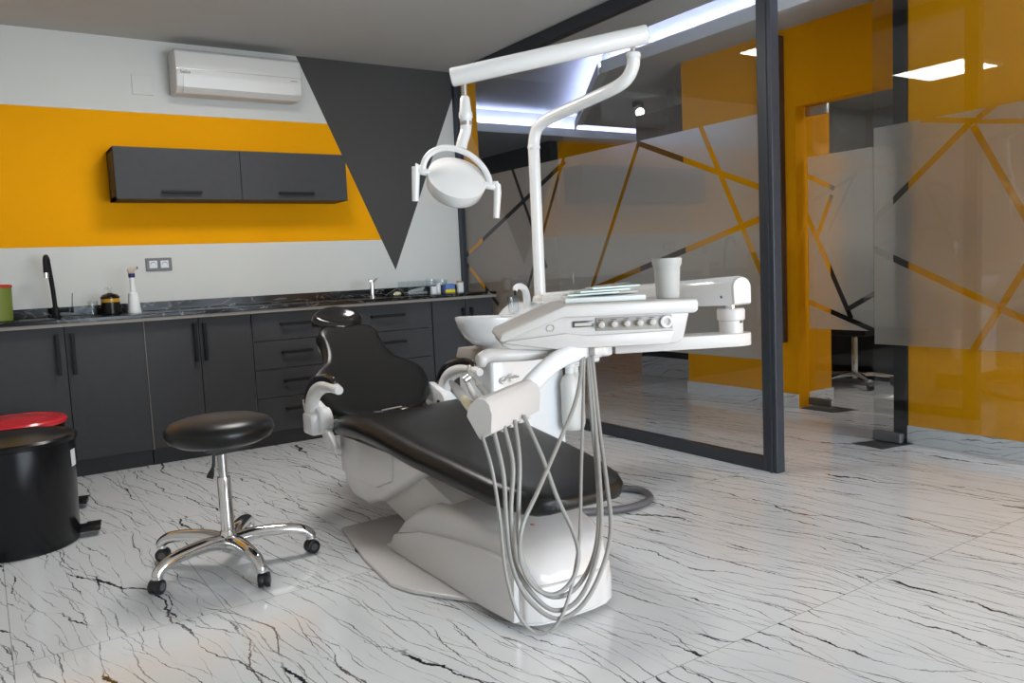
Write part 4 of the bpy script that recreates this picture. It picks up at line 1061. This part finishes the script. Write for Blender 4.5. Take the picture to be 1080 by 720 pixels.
for i, (a0, b0_, rot, lab) in enumerate(((-.00, .11, .12, 'pale green see-through pouch nearest the left end of the tray'), (.035, .105, .20, 'pale green see-through pouch in the middle of the tray'), (.075, .13, .28, 'pale green see-through pouch leaning next to the grey cup'))):
    c_, s_ = math.cos(rot), math.sin(rot)
    o = MB(); o.prism([(-.085, -.028), (.085, -.028), (.085, .028), (-.085, .028)], 0, .005, lambda a, b, dd: TF(a0+a*c_-b*s_, b0_+a*s_+b*c_, .9790+dd+.0088*i+.001+(a+.085)*.015), .0015)
    pt = thing('sterile_pouch', TF(a0, b0_, .985), lab, 'pouch')
    o.build('film', M['pouch'], pt, smooth=False)
    o = MB(); p0 = TF(a0-.07*c_, b0_-.07*s_, .9875+.0088*i); p1 = TF(a0+.06*c_, b0_+.06*s_, .994+.0088*i); o.tube([p0, p1], .0018, 8); o.build('instrument', M['steel'], pt)
tumbler('rinsing_cup', 2.150, 3.235, .8525, .023, .030, .082, 'clear plastic rinsing cup standing by the spittoon spout', 'cup')

# ------------------------------------------------------------------ lights in the place, plus an added far-room panel
def ceiling_panel(x, y, z, label, s=.6):
    t = thing('ceiling_light_panel', (x, y, z), label, 'ceiling light')
    f_ = MB(); h_ = s/2
    for a in ((x-h_-.02, x+h_+.02, y-h_-.02, y-h_), (x-h_-.02, x+h_+.02, y+h_, y+h_+.02), (x-h_-.02, x-h_, y-h_, y+h_), (x+h_, x+h_+.02, y-h_, y+h_)): f_.box(*a, z-.028, z-.001)
    f_.build('frame', M['white_plain'], t, smooth=False)
    MB().box(x-h_, x+h_, y-h_, y+h_, z-.024, z-.012).build('diffuser', M['led_panel'], t, smooth=False)
    return t
ceiling_panel(1.33, 3.86, ZC, 'square white LED ceiling panel above the dental chair headrest')
ceiling_panel(6.3, 2.6, ZC, 'square white LED panel added out of view to brighten the room behind the glass door')  # invented lamp, out of view, only lifts the far room's brightness

spt = thing('ceiling_spotlight', (5.44, 5.90, ZC), 'small black ceiling spotlight in the corridor behind the partition', 'spotlight')
q = MB(); q.box(5.42, 5.52, 5.88, 5.94, ZC-.05, ZC-.001, .004); q.build('housing', M['frame_black'], spt)
q = MB(); q.cyl((5.47, 5.91, ZC-.065), (5.42, 5.83, ZC-.115), .045, n=20); q = q.build('barrel', M['white_plain'], spt)
dd_ = Vector((-.05, -.08, -.05)).normalized(); q2 = MB(); q2.cyl(Vector((5.42, 5.83, ZC-.115)), Vector((5.42, 5.83, ZC-.115))+dd_*.003, .040, n=20); q2.build('lens', M['spot_face'], spt)

def area_light(name, loc, rot, sx, sy, power, col):
    l = bpy.data.lights.new(name, 'AREA'); l.shape = 'RECTANGLE'; l.size = sx; l.size_y = sy; l.energy = power; l.color = col
    o = bpy.data.objects.new(name, l); o.location = loc; o.rotation_euler = rot; COL.objects.link(o); return o
area_light('window_daylight', ((wx0+wx1)/2, YR-.14, (wz0+wz1)/2), (PI/2, 0, 0), wx1-wx0-.1, wz1-wz0-.1, 280, (.80, .90, 1.0))
w_ = bpy.data.worlds.new('world'); scn.world = w_; w_.use_nodes = True
bg = w_.node_tree.nodes['Background']; bg.inputs[0].default_value = (.75, .85, 1, 1); bg.inputs[1].default_value = .8

# far room furniture seen through the glass door
dk = thing('desk', (6.6, 3.9, 0), 'black office desk in the far room behind the glass door', 'desk')
MB().box(5.95, 7.4, 3.55, 4.45, .60, .64, .004).build('desktop', M['desk'], dk, smooth=False)
MB().box(6.15, 6.20, 3.6, 4.4, .0, .60).build('side_panel', M['desk'], dk, smooth=False)
MB().box(7.30, 7.35, 3.6, 4.4, .0, .60).build('side_panel', M['desk'], dk, smooth=False)
oc = thing('office_chair', (5.83, 3.86, 0), 'black swivel office chair with chrome base behind the glass door', 'chair')
MB().lathe([(.02, .06), (.025, .10), (.025, .38), (.018, .42)], (5.83, 3.86, 0), n=20).build('column', M['chrome'], oc)
MB().box(5.60, 6.06, 3.62, 4.10, .42, .50, .03).build('seat', M['black_fabric'], oc)
MB().box(5.575, 5.63, 3.64, 4.08, .52, 1.08, .025).build('backrest', M['black_fabric'], oc)
for k in range(5):
    a = math.radians(20+72*k); d = V(math.cos(a), math.sin(a), 0); c = V(5.83, 3.86, 0)
    l_ = MB().tube([c+V(0, 0, .10), c+d*.14+V(0, 0, .095), c+d*.28+V(0, 0, .075)], [.022, .018, .014], 10).build('leg', M['chrome'], oc)
    n_ = V(-d.y, d.x, 0); e_ = c+d*.28
    MB().cyl(e_+V(0, 0, .028)-n_*.02, e_+V(0, 0, .028)+n_*.02, .027, n=16).build('caster', M['castplast'], l_)

# ------------------------------------------------------------------ camera
yaw, pitch, roll, F, CH = math.radians(33.378), math.radians(-5.291), math.radians(-2.662), 851.4, 1.08
fwd = Vector((math.sin(yaw)*math.cos(pitch), math.cos(yaw)*math.cos(pitch), math.sin(pitch)))
rt = Vector((math.cos(yaw), -math.sin(yaw), 0)); up = rt.cross(fwd)
rt, up = rt*math.cos(roll)+up*math.sin(roll), up*math.cos(roll)-rt*math.sin(roll)
cam = bpy.data.cameras.new('camera'); co = bpy.data.objects.new('camera', cam); COL.objects.link(co)
mw = Matrix.Identity(4)
for i in range(3): mw[i][0] = rt[i]; mw[i][1] = up[i]; mw[i][2] = -fwd[i]
mw[0][3], mw[1][3], mw[2][3] = 0, 0, CH
co.matrix_world = mw
cam.sensor_width = 36; cam.lens = F/1080*36; cam.clip_start = .05
scn.camera = co
vs = scn.view_settings; vs.view_transform = 'Standard'; vs.look = 'None'; vs.gamma = 1; vs.use_curve_mapping = False; vs.exposure = 0.2
scn.cycles.use_denoising = True
scn.cycles.max_bounces = 10; scn.cycles.transparent_max_bounces = 16; scn.cycles.sample_clamp_indirect = 6
